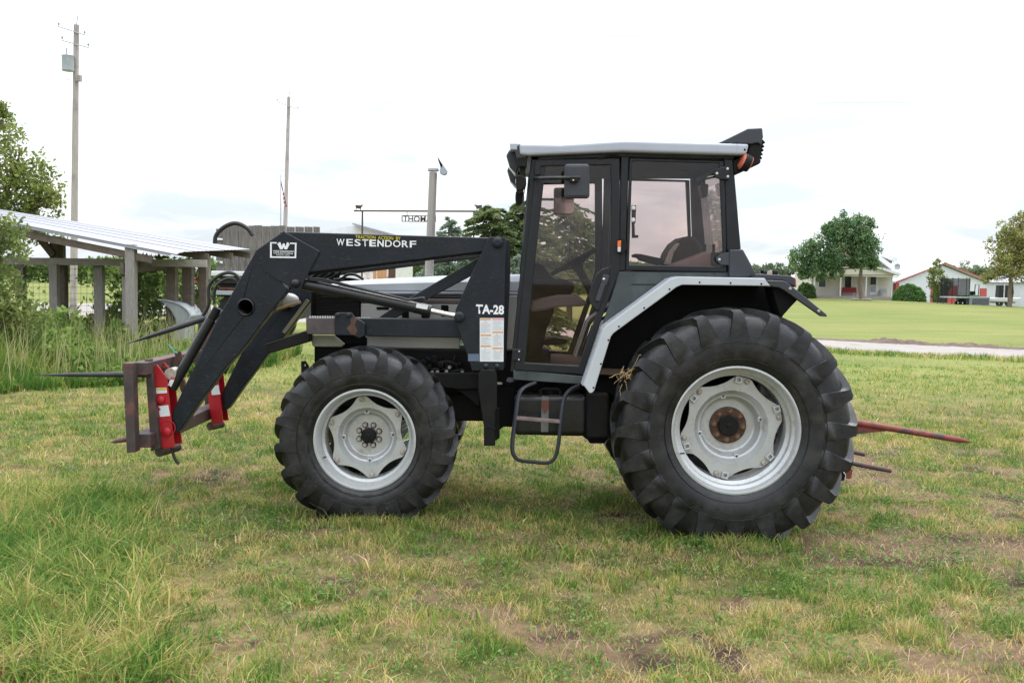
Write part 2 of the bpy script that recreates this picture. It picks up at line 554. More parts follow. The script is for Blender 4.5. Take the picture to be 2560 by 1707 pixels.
M['zinc'] = mat('zinc screw', (0.6, 0.62, 0.62), 0.35, metal=0.6)
M['chrome'] = mat('chromed rod', (0.75, 0.75, 0.76), 0.12, metal=1.0, var=0.03, rvar=0.03)
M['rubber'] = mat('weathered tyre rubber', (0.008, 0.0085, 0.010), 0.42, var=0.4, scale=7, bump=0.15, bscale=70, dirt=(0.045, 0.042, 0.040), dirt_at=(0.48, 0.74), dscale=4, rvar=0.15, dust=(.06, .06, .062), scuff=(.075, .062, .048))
M['weld'] = mat('painted weld bead', (0.03, 0.034, 0.04), 0.35, var=0.3, scale=60, bump=0.5, bscale=120)
M['hose'] = mat('black hose', (0.014, 0.014, 0.016), 0.45)
M['bracket_red'] = mat('bright red paint', (0.42, 0.012, 0.02), 0.38, var=0.12, scale=6, dirt=(0.2, 0.02, 0.02), dirt_at=(0.62, 0.8))
M['frame_brown'] = mat('worn oxide red steel', (0.062, 0.044, 0.042), 0.6, var=0.35, scale=9, bump=0.2, dirt=(0.16, 0.055, 0.042), dirt_at=(0.50, 0.62), dscale=7)
M['spear_steel'] = mat('dark spear steel', (0.045, 0.045, 0.05), 0.4, metal=0.5, var=0.3, scale=12)
M['spear_red'] = mat('worn red spear paint', (0.235, 0.045, 0.036), 0.5, var=0.3, scale=8, dirt=(0.06, 0.04, 0.045), dirt_at=(0.48, 0.58), dscale=5)
M['rust_light'] = mat('light rust', (0.16, 0.09, 0.052), 0.8, var=0.4, scale=40)
M['strap_grey'] = mat('dull strap steel', (0.14, 0.14, 0.135), 0.5, var=0.25, scale=15)
M['rust_red'] = mat('rust red patch', (0.12, 0.045, 0.03), 0.7, var=0.3, scale=20)
M['orange'] = mat('orange lens', (0.75, 0.17, 0.02), 0.25, var=0.08)
M['red_ring'] = mat('faded red orange rim', (0.45, 0.10, 0.06), 0.45, var=0.1)
M['lens'] = mat('clear lamp lens', (0.6, 0.6, 0.58), 0.15, var=0.05)
M['glass'] = glass_mat('bronze tinted glass', (0.89, 0.84, 0.828), refl=0.75)
M['house_glass'] = mat('dark window glass', (0.02, 0.025, 0.03), 0.08, var=0.2)
M['mirror'] = mat('mirror glass', (0.55, 0.52, 0.48), 0.05, metal=1.0)
M['sticker'] = mat('white sticker', (0.72, 0.74, 0.76), 0.5, var=0.03)
M['letter_white'] = mat('white lettering', (0.80, 0.81, 0.82), 0.5, var=0.05)
M['letter_yellow'] = mat('yellow lettering', (0.62, 0.52, 0.03), 0.5, var=0.08)
M['letter_dark'] = mat('dark tread print', (0.007, 0.008, 0.010), 0.65)
M['sticker_orange'] = mat('orange warning band', (0.70, 0.30, 0.04), 0.5, var=0.04)
M['sticker_pink'] = mat('faded red band', (0.75, 0.32, 0.34), 0.5, var=0.04)
M['sticker_grey'] = mat('grey print', (0.48, 0.49, 0.51), 0.5)
M['sticker_blue'] = mat('blue grey plate', (0.10, 0.145, 0.21), 0.4)
M['seat_cloth'] = mat('dusty seat cover', (0.36, 0.27, 0.245), 0.9, var=0.2)
M['seat_red'] = mat('dark red seat', (0.022, 0.008, 0.008), 0.8, var=0.3)
M['floor_mat'] = mat('dusty brown floor', (0.13, 0.085, 0.06), 0.9, var=0.25, scale=12)
M['cover_grey'] = mat('pale cover', (0.19, 0.18, 0.20), 0.7)
M['wood_grey'] = mat('weathered grey wood', (0.29, 0.265, 0.24), 0.85, var=0.28, scale=9, stretch=(6, 6, 0.7), bump=0.4, bscale=30)
M['wood_rail'] = mat('grey fence rail', (0.33, 0.30, 0.26), 0.85, var=0.25, scale=9, stretch=(0.7, 6, 6), bump=0.4, bscale=30)
M['plank'] = mat('stained grey plank', (0.18, 0.16, 0.15), 0.9, var=0.4, scale=6, stretch=(5, 5, 0.5), bump=0.4, bscale=25, dirt=(0.05, 0.045, 0.045), dirt_at=(0.52, 0.66), dscale=1.6)
M['wood_dark'] = mat('old brown lumber', (0.14, 0.11, 0.085), 0.9, var=0.3, scale=8)
M['pole'] = mat('bleached pole wood', (0.40, 0.36, 0.34), 0.9, var=0.2, scale=6, stretch=(4, 4, 0.3), dirt=(0.2, 0.17, 0.17), dirt_at=(0.5, 0.7), dscale=0.8)
M['roof_metal'] = mat('pale galvanized sheet', (0.33, 0.33, 0.37), 0.5, metal=0.1, var=0.06, scale=1.5)
M['galv'] = mat('galvanized grey', (0.38, 0.41, 0.45), 0.5, var=0.1)
M['plastic_pale'] = mat('pale grey plastic', (0.42, 0.44, 0.47), 0.6, var=0.12, scale=2)
M['wire'] = mat('dark wire', (0.06, 0.06, 0.06), 0.6)
M['wire_pale'] = mat('aluminium wire and glare-pale arms', (0.45, 0.45, 0.47), 0.5)
M['white_paint'] = mat('white paint', (0.74, 0.75, 0.77), 0.5, var=0.05, scale=2)
M['white_rust'] = mat('white paint with rust', (0.70, 0.69, 0.66), 0.6, var=0.06, scale=1, dirt=(0.38, 0.17, 0.06), dirt_at=(0.56, 0.68), dscale=1.2)
M['barn_white'] = mat('white barn steel', (0.66, 0.68, 0.74), 0.5, var=0.04, scale=0.6)
M['barn_red'] = mat('barn red trim', (0.46, 0.07, 0.065), 0.6, var=0.12, scale=0.8)
M['dark_inside'] = mat('dark interior', (0.02, 0.02, 0.02), 0.9)
M['siding'] = mat('beige siding', (0.66, 0.61, 0.56), 0.7, var=0.05, scale=0.6)
M['shingle'] = mat('brown shingle', (0.30, 0.20, 0.155), 0.9, var=0.15, scale=2)
M['foundation'] = mat('porch concrete', (0.33, 0.30, 0.28), 0.9, var=0.12)
M['bench_red'] = mat('dark red bench', (0.28, 0.02, 0.03), 0.6)
M['bark'] = mat('bark', (0.16, 0.125, 0.095), 0.95, var=0.35, scale=5, stretch=(3, 3, 0.5), bump=0.5, bscale=14)
M['bark_dark'] = mat('dark bark', (0.085, 0.065, 0.05), 0.95, var=0.35, scale=7, bump=0.5, bscale=14)
M['leaf'] = attr_mat('leaves')
M['grass'] = attr_mat('grass blades', rough=0.65, trans=0.4)
M['straw'] = mat('dry straw', (0.42, 0.29, 0.14), 0.85, var=0.25, scale=30)
M['gravel'] = mat('pale gravel', (0.31, 0.28, 0.258), 0.95, var=0.16, scale=1.2, bump=0.8, bscale=18, dirt=(0.30, 0.25, 0.22), dirt_at=(0.5, 0.75), dscale=0.35)
M['soil'] = mat('turned soil', (0.125, 0.085, 0.065), 0.98, var=0.4, scale=3, bump=0.8, bscale=9)
M['iron_brown'] = mat('rusted sign iron', (0.08, 0.05, 0.035), 0.8, var=0.2)
M['flag_red'] = mat('flag red', (0.5, 0.05, 0.06), 0.8)
M['flag_white'] = mat('flag white', (0.75, 0.75, 0.76), 0.8)
M['flag_blue'] = mat('flag blue', (0.04, 0.06, 0.18), 0.8)
M['green_paint'] = mat('green tractor paint', (0.03, 0.22, 0.05), 0.4)
M['net'] = mat('dark trampoline net', (0.06, 0.05, 0.06), 0.9)
M['twine_teal'] = mat('teal twine', (0.08, 0.42, 0.48), 0.7)
M['tan_hose'] = mat('tan hose', (0.22, 0.14, 0.07), 0.6)
M['khaki_bar'] = mat('dusty khaki tube', (0.13, 0.12, 0.075), 0.6)
# ------------------------------------------------------------------ ground
def bare(x, y):
    """0..1 how bare the sod is (dry patches and worn soil)"""
    x = np.asarray(x, float); y = np.asarray(y, float)
    n = .55 * fbm(x * 1.1 + 5, y * 1.1 + 9, 21, 4) + .45 * fbm(x * 4.3, y * 4.3, 25, 4)
    b = 0.07 * sstep(1.2, 2.6, x) * sstep(12, 8.5, y) - .03 * sstep(1.2, .2, x)
    def spot(px, py, rx, ry, s):
        return s * np.exp(-((x - px) / rx) ** 2 - ((y - py) / ry) ** 2)
    b = b + spot(-3.2, 9.1, .9, .5, .14) + spot(-3.4, 8.0, .7, .35, .10) + spot(2.8, 8.5, .8, .5, .19) + spot(3.3, 7.5, .9, .5, .18) + spot(3.0, 9.6, .7, .4, .12)
    b = b + spot(2.3, 7.1, .5, .25, .10) + spot(.22, 5.3, .30, .16, .15) + spot(.75, 5.15, .35, .18, .12) + spot(.8, 7.2, .5, .35, .10)
    b = b + spot(-.55, 7.4, .4, .25, .08) + spot(2.3, 5.1, .8, .3, .10) + spot(3.6, 10.5, .9, .6, .10) + spot(1.4, 5.9, .4, .2, .08) + spot(4.3, 12, 1.0, .6, .10)
    b = b - 0.16 * sstep(-.30, -.40, x / np.maximum(y, 1)) * sstep(8.8, 7.4, y)
    return sstep(0.57, 0.655, n + b)

def geo(a, b, d0, g):
    r = [a]; d = d0
    while r[-1] < b:
        r.append(r[-1] + d); d *= g
    return r
xs = sorted(set([round(v, 4) for v in np.arange(-6, 6.001, .075)] + [round(-6 - (v - 0), 4) for v in geo(.1, 2500, .1, 1.09)] + [round(6 + v, 4) for v in geo(.1, 2500, .1, 1.09)]))
ys = sorted(set([round(v, 4) for v in np.arange(3.6, 11.001, .075)] + [round(3.6 - v, 4) for v in geo(.2, 300, .3, 1.4)] + [round(11 + v, 4) for v in geo(.08, 4000, .09, 1.075)]))
X, Y = np.meshgrid(np.array(xs), np.array(ys))
Z = gz(X, Y)
Z = Z - 0.012 * bare(X, Y) * (Y < 20)
nx, ny = len(xs), len(ys)
vv = np.stack([X.ravel(), Y.ravel(), Z.ravel()], 1)
ii = np.arange(nx * ny).reshape(ny, nx)
ff = np.stack([ii[:-1, :-1].ravel(), ii[:-1, 1:].ravel(), ii[1:, 1:].ravel(), ii[1:, :-1].ravel()], 1)

def np_mesh(name, verts, faces, nper, tint=None, smooth=False):
    """fast mesh from arrays; faces all with nper corners"""
    me = bpy.data.meshes.new(name)
    nv, nf = len(verts), len(faces)
    me.vertices.add(nv); me.vertices.foreach_set('co', np.ascontiguousarray(verts, np.float32).ravel())
    me.loops.add(nf * nper); me.loops.foreach_set('vertex_index', np.ascontiguousarray(faces, np.int32).ravel())
    me.polygons.add(nf)
    me.polygons.foreach_set('loop_start', np.arange(0, nf * nper, nper, dtype=np.int32))
    try: me.polygons.foreach_set('loop_total', np.full(nf, nper, np.int32))
    except Exception: pass
    if smooth: me.polygons.foreach_set('use_smooth', np.ones(nf, bool))
    me.update(calc_edges=True)
    me.validate()
    if tint is not None:
        at = me.attributes.new('tint', 'FLOAT_COLOR', 'POINT')
        c = np.ones((nv, 4), np.float32); c[:, :3] = tint
        at.data.foreach_set('color', c.ravel())
    return me

def lerp(a, b, t):
    return np.asarray(a)[None, :] * (1 - t[:, None]) + np.asarray(b)[None, :] * t[:, None]

x_, y_ = vv[:, 0], vv[:, 1]
bm_ = bare(x_, y_)
g1 = lerp((0.21, 0.235, 0.065), (0.30, 0.285, 0.11), fbm(x_ * .35, y_ * .35, 5))
soil = lerp((0.06, 0.04, 0.03), (0.19, 0.125, 0.08), sstep(.3, .62, fbm(x_ * 2.6, y_ * 2.6, 8)))
near = lerp((0.10, 0.095, 0.035), (0.23, 0.175, 0.085), sstep(.3, .7, fbm(x_ * 3.0, y_ * 3.0, 15)))
tn = near * (1 - bm_[:, None]) + soil * bm_[:, None]
far_t = sstep(12, 22, y_)
lawn = lerp((0.145, 0.195, 0.05), (0.26, 0.25, 0.09), fbm(x_ * .12, y_ * .4, 31))
tcol = tn * (1 - far_t[:, None]) + lawn * far_t[:, None]
fld = sstep(140, 200, y_)
tcol = tcol * (1 - fld[:, None]) + np.array((0.12, 0.18, 0.05))[None, :] * fld[:, None]
gm = np_mesh('ground', vv, ff, 4, tcol, smooth=True)
m, nt, bs, out = new_mat('grassy soil')
at = nt.nodes.new('ShaderNodeAttribute'); at.attribute_name = 'tint'
n1 = noise_node(nt, 14, 8, .7); n2 = noise_node(nt, 0.5, 8, .7, stretch=(.3, 1, 1))
r1 = ramp_node(nt, n1.outputs['Fac'], [(.3, .62), (.7, 1.3)]); r2 = ramp_node(nt, n2.outputs['Fac'], [(.3, .76), (.7, 1.22)])
mm = nt.nodes.new('ShaderNodeMix'); mm.data_type = 'RGBA'; mm.blend_type = 'MULTIPLY'; mm.inputs[0].default_value = 1
nt.links.new(at.outputs['Color'], mm.inputs[6]); nt.links.new(r1.outputs[0], mm.inputs[7])
m2 = nt.nodes.new('ShaderNodeMix'); m2.data_type = 'RGBA'; m2.blend_type = 'MULTIPLY'; m2.inputs[0].default_value = 1
nt.links.new(mm.outputs[2], m2.inputs[6]); nt.links.new(r2.outputs[0], m2.inputs[7])
nt.links.new(m2.outputs[2], bs.inputs['Base Color']); bs.inputs['Roughness'].default_value = .95; bs.inputs['Specular IOR Level'].default_value = .1
bp = nt.nodes.new('ShaderNodeBump'); bp.inputs['Strength'].default_value = .6; bp.inputs['Distance'].default_value = .03
nt.links.new(n1.outputs['Fac'], bp.inputs['Height']); nt.links.new(bp.outputs[0], bs.inputs['Normal'])
M['ground'] = m
tag(link('ground', gm, M['ground']), kind='structure')

# gravel drive on the right, road on the left: thin sheets just above the ground
DRIVE_X = [-90, -16, -6, 1.5, 8.5, 13.5, 30, 60]
DRIVE_N = [43, 43.5, 40, 31.5, 29.0, 26.3, 18, 4]
DRIVE_F = [58, 60, 56, 43, 36.2, 32.8, 23.5, 9]
V, fs = [], []
rows = 7; dx = np.concatenate([np.arange(-90, -10, 2.0), np.arange(-10, 40, .3), np.arange(40, 60, 2.)])
for x in dx:
    a = float(np.interp(x, DRIVE_X, DRIVE_N)) + (float(fbm(x * 1.7, 2.0, 77)) - .5) * 1.3
    b = float(np.interp(x, DRIVE_X, DRIVE_F)) + (float(fbm(x * .9, 9.0, 78)) - .5) * .7
    for q in range(rows):
        y = a + (b - a) * q / (rows - 1); V.append((x, y, gzf(x, y) + .006))
for i in range(len(dx) - 1):
    for q in range(rows - 1):
        k = i * rows + q; fs.append((k, k + rows, k + rows + 1, k + 1))
tag(mobj('driveway', V, fs, M['gravel'], None, smooth=True), kind='structure')
# ridge of turned soil along the far edge of the drive
vs, fs = [], []
n = 320
for i in range(n + 1):
    t = i / n
    x = 7.5 + t * 26; y = float(np.interp(x, DRIVE_X, DRIVE_F)) + .3
    h = .03 + .34 * max(0, float(fbm(t * 40, 3.0, 91, 5)) - .42)
    w = .5 + .5 * float(fbm(t * 11, 8.0, 92))
    for (dy, f) in ((-w, 0), (-w * .5, .7), (0, 1), (w * .4, .8), (w, 0)):
        vs.append((x, y + dy * (.8 + .4 * random.random()), gzf(x, y) + .004 + h * f * (.55 + .9 * random.random())))
for i in range(n):
    fs += [(i * 5 + j, i * 5 + j + 5, i * 5 + j + 6, i * 5 + j + 1) for j in range(4)]
tag(mobj('soil_ridge', vs, fs, M['soil'], None), 'ridge of turned brown soil along the gravel drive', 'soil', kind='stuff')

# ------------------------------------------------------------------ grass blades
def blades(px, py, h, w, lean, col, seed=0, base=None, droop=.5):
    """n grass blades as bent tapering strips: returns verts, tris, colours"""
    n = len(px)
    r = np.random.default_rng(seed)
    z = gz(px, py) - .012 if base is None else base
    az = r.random(n) * 2 * np.pi                   # lean direction
    fa = r.random(n) * 2 * np.pi                   # facing
    lx, ly = np.cos(az) * lean, np.sin(az) * lean
    wx, wy = np.cos(fa) * w * .5, np.sin(fa) * w * .5
    def pt(f, side):
        bend = f ** (1 + droop)
        return np.stack([px + lx * h * bend + side * wx * (1 - .25 * f), py + ly * h * bend + side * wy * (1 - .25 * f),
                         z + h * f * np.sqrt(np.clip(1 - (lean * f * .75) ** 2, .12, 1))], 1)
    V = np.stack([pt(0, -1), pt(0, 1), pt(.55, -.85), pt(.55, .85), pt(1.0, 0)], 1).reshape(-1, 3)
    k = (np.arange(n) * 5)[:, None]
    T = np.concatenate([k + np.array([[0, 1, 3]]), k + np.array([[0, 3, 2]]), k + np.array([[2, 3, 4]])], 0)
    C = np.repeat(col, 5, axis=0)
    return V, T, C

PAL = np.array([(0.09, 0.20, 0.035), (0.18, 0.295, 0.05), (0.315, 0.37, 0.085), (0.47, 0.42, 0.135), (0.62, 0.46, 0.20), (0.68, 0.53, 0.31)])
def grass_cols(x, y, r, dry):
    n = len(x)
    g = (fbm(x * 6.5, y * 6.5, 41, 3) - .5) * 1.3 + (fbm(x * 1.6, y * 1.6, 43) - .5) * .9 + dry
    k = np.clip(1.88 + g * 4.8 + r.normal(0, 1.2, n), 0, 4.999)
    i = k.astype(int); f = (k - i)[:, None]
    c = PAL[i] * (1 - f) + PAL[i + 1] * f
    return c * (0.7 + 0.6 * r.random(n))[:, None]

def scatter(n, y0, y1, r, slope=.545, x_lo=None, x_hi=None):
    """points evenly over the ground, inside the wedge in view plus a margin"""
    y = np.sqrt(r.random(n) * (y1 * y1 - y0 * y0) + y0 * y0)
    x = (r.random(n) * 2 - 1) * (y * slope + 1.5)
    return x, y

allV, allT, allC = [], [], []
off = 0
def push(V, T, C):
    global off
    allV.append(V); allT.append(T + off); allC.append(C); off += len(V)

def wheel_press(x, y):
    """grass flattened under the tyres"""
    a = np.exp(-((x - RX_) / .30) ** 2 - ((y - 7.54) / .16) ** 2) + np.exp(-((x - FX_) / .24) ** 2 - ((y - 7.59) / .13) ** 2)
    return a
RX_, FX_ = P('s', 1840, 1076, 7.33).x, P('s', 912, 1099, 7.42).x
for (y0, y1, n, hm, wm, sd) in ((3.6, 6.2, 100000, .060, .0058, 1), (6.2, 9.2, 118000, .058, .0068, 2), (9.2, 14, 120000, .062, .0095, 3), (14, 24, 90000, .07, .013, 4), (24, 34, 26000, .05, .016, 5)):
    r = np.random.default_rng(100 + sd)
    x, y = scatter(n, y0, y1, r)
    b = bare(x, y)
    keep = r.random(n) > b * .80
    keep &= r.random(n) > wheel_press(x, y) * .9
    # not on the gravel
    keep &= ~((y > np.interp(x, DRIVE_X, DRIVE_N) - .25 * fbm(x * 3, y, 5)) & (y < np.interp(x, DRIVE_X, DRIVE_F)))
    x, y, b = x[keep], y[keep], b[keep]
    m_ = len(x)
    tall = sstep(-.30, -.42, x / y) * sstep(8.8, 7.2, y)                        # uncut grass in the left foreground
    clump = sstep(.42, .70, fbm(x * 6.0, y * 6.0, 55, 3))
    h = hm * (0.45 + .85 * r.random(m_)) * (.55 + 1.0 * clump) * (1 - .35 * b) * (1 + 1.2 * tall * (.4 + .6 * r.random(m_)))
    dry = .28 * b + .05 * (1 - clump) - .17 * tall - .04 * sstep(10, 20, y)
    lean = np.clip(r.normal(.62, .28, m_), .05, 1.25)
    V, T, C = blades(x, y, h, wm * (.6 + .8 * r.random(m_)), lean, grass_cols(x, y, r, dry), 200 + sd)
    push(V, T, C)
# rougher grass along the edge of the drive
r = np.random.default_rng(12)
x = -2 + 26 * r.random(14000); y = np.interp(x, DRIVE_X, DRIVE_N) + .25 - 1.3 * r.random(14000) ** 2
V, T, C = blades(x, y, (.08 + .12 * r.random(14000)) * (.4 + 1.1 * fbm(x * 1.2, y, 66)), .014 + .01 * r.random(14000), np.clip(r.normal(.5, .25, 14000), .05, 1.1), grass_cols(x, y, r, -.06), 301)
push(V, T, C)
# dry thatch lying flat in the worn places
r = np.random.default_rng(9)
x, y = scatter(60000, 4.0, 12, r)
k = r.random(60000) < bare(x, y) * .25 + .16
x, y = x[k], y[k]
c = lerp((0.26, 0.19, 0.12), (0.56, 0.45, 0.31), r.random(len(x)))
V, T, C = blades(x, y, .05 + .07 * r.random(len(x)), .0035 + .002 * r.random(len(x)), np.full(len(x), 1.32), c, 300, base=gz(x, y) - .006)
push(V, T, C)
me = np_mesh('grass', np.concatenate(allV), np.concatenate(allT), 3, np.concatenate(allC))
tag(link('grass', me, M['grass']), 'short patchy green and straw coloured grass round the tractor', 'grass', kind='stuff')

# taller tufts and seed stalks standing in the lawn
allV, allT, allC = [], [], []; off = 0
r = np.random.default_rng(21)
def tufts(cx, cy, cnt, spread, hh, ww, lean, dry, seed):
    n = len(cx) * cnt
    rr = np.random.default_rng(seed)
    x = np.repeat(cx, cnt) + rr.normal(0, spread, n); y = np.repeat(cy, cnt) + rr.normal(0, spread, n)
    h = np.repeat(hh, cnt) * (.5 + .6 * rr.random(n))
    V, T, C = blades(x, y, h, ww * (.6 + .8 * rr.random(n)), np.clip(rr.normal(lean, .25, n), .05, 1.2), grass_cols(x, y, rr, dry), seed, droop=1.1)
    push(V, T, C)
x, y = scatter(1000, 4.2, 13, r); k = bare(x, y) < .5
tufts(x[k], y[k], 20, .05, .08 + .09 * r.random(k.sum()), .0085, .85, -.06, 22)
# uncut clump at the left edge of the foreground
n = 900; y = 4.3 + 3.9 * r.random(n); x = -y * .56 + (r.random(n) ** 1.5) * y * .20
tufts(x, y, 20, .06, .15 + .17 * r.random(n), .0095, .82, -.12, 23)
# grass standing up against the tyres
n = 60; x = np.concatenate([RX_ + r.normal(0, .42, n), FX_ + r.normal(0, .32, n)]); y = np.concatenate([7.20 + r.normal(0, .07, n), 7.30 + r.normal(0, .07, n)])
tufts(x, y, 22, .04, .07 + .06 * r.random(2 * n), .007, .6, -.05, 25)
x, y = scatter(240, 4.3, 9, r)
n = len(x)
V, T, C = blades(x, y, .16 + .14 * r.random(n), np.full(n, .0028), np.clip(r.normal(.35, .2, n), 0, .9), lerp((.32, .30, .12), (.5, .42, .24), r.random(n)), 24)
push(V, T, C)
me = np_mesh('grass_tufts', np.concatenate(allV), np.concatenate(allT), 3, np.concatenate(allC))
tag(link('grass_tufts', me, M['grass']), 'taller grass tufts and seed stalks, thickest at the left front', 'grass', kind='stuff')

# broad-leaved weeds lying low
def leaf_cards(pos, size, col, r, aspect=.55, updir=None, flat=0.0):
    """pointed leaves as two-triangle kites, random directions"""
    n = len(pos)
    d = r.normal(size=(n, 3)); d[:, 2] *= (1 - flat)
    d /= np.linalg.norm(d, axis=1)[:, None] + 1e-9
    if updir is not None: d = d * .6 + updir * .8
    u = r.normal(size=(n, 3)); u -= d * (u * d).sum(1)[:, None]; 
    if flat > 0: u[:, 2] *= (1 - flat)
    u /= np.linalg.norm(u, axis=1)[:, None] + 1e-9
    s = size[:, None]
    V = np.stack([pos - d * s * .5, pos + u * s * .5 * aspect + d * s * .05, pos + d * s * .5, pos - u * s * .5 * aspect + d * s * .05], 1).reshape(-1, 3)
    k = (np.arange(n) * 4)[:, None]
    return V, k + np.array([[0, 1, 2, 3]]), np.repeat(col, 4, axis=0)
r = np.random.default_rng(31)
P_, S_, C_ = [], [], []
for i in range(1500):
    if i < 60:
        cx, cy = r.normal(-2.3, .45), r.normal(7.25, .3)
    elif i < 330:
        cx, cy = r.normal(2.3, 1.0), r.normal(7.6, 1.2)
    else:
        cy = np.sqrt(r.random() * (12 ** 2 - 4.2 ** 2) + 4.2 ** 2); cx = (r.random() * 2 - 1) * (cy * .55)
    n = r.integers(10, 30); sp = r.uniform(.03, .09)
    x = r.normal(cx, sp, n); y = r.normal(cy, sp, n)
    P_.append(np.stack([x, y, gz(x, y) + r.random(n) * .05 + .008], 1)); S_.append(r.uniform(.014, .034, n))
    g = r.random()
    C_.append(lerp((.085, .19, .045), (.22, .34, .09), np.clip(g + r.normal(0, .15, n), 0, 1)))
V, T, C = leaf_cards(np.concatenate(P_), np.concatenate(S_), np.concatenate(C_), r, .6, flat=.55)
tag(link('low_weeds', np_mesh('low_weeds', V, T, 4, C), M['leaf']), 'low green clover and weeds spreading in the lawn', 'weeds', kind='stuff')
# ------------------------------------------------------------------ tractor
RX = P('s', 1840, 1076, 7.33); FX = P('s', 912, 1099, 7.42)
tractor = thing('tractor', 'black and silver farm tractor with enclosed cab and front loader, parked on the grass', 'tractor', (0.4, TY, 0.0))

def lug_mesh(mb, c, R, Rc, hw, th, side, lead, k):
    """one tread bar: from the crown's middle out to the shoulder and down the sidewall; th = angle at the shoulder"""
    #   base(y, r)   top(y, r)   share of lead   half widths base/top
    h = R - Rc
    st = [(-0.02, Rc - .012, -0.02, R, 1.0, .038, .030),
          (.28 * hw, Rc - .014, .28 * hw, R + .001, .74, .040, .031),
          (.58 * hw, Rc - .035, .62 * hw, R - .002, .38, .043, .033),
          (.74 * hw, Rc - .07, .90 * hw, R - .012, .10, .049, .036),
          (.82 * hw, Rc - .08, .975 * hw, R - .032, .0, .055, .038),
          (.87 * hw, Rc - .12, 1.008 * hw, R - .095 * k, -.02, .068, .049),
          (.90 * hw, Rc - .17, 1.012 * hw, R - .175 * k, -.03, .080, .062),
          (.94 * hw, Rc - .21, 1.004 * hw, R - .235 * k, -.03, .088, .070),
          (.95 * hw, Rc - .24, .985 * hw, R - .285 * k, -.03, .088, .070)]
    vs = []
    for (by, br, ty, tr, f, wb, wt) in st:
        a = th + lead * f
        for (y, r, w) in ((by, br, -wb), (ty, tr, -wt), (ty, tr, wt), (by, br, wb)):
            aa = a + w * k / r
            vs.append((c[0] + r * math.cos(aa), c[1] + side * y, c[2] + r * math.sin(aa)))
    fs = []
    for i in range(len(st) - 1):
        a, b = i * 4, (i + 1) * 4
        fs += [(a + j, a + j + 1, b + j + 1, b + j) for j in range(3)]
    fs += [(0, 1, 2, 3), tuple(len(vs) - 4 + i for i in (3, 2, 1, 0))]
    mb.add(vs, fs)

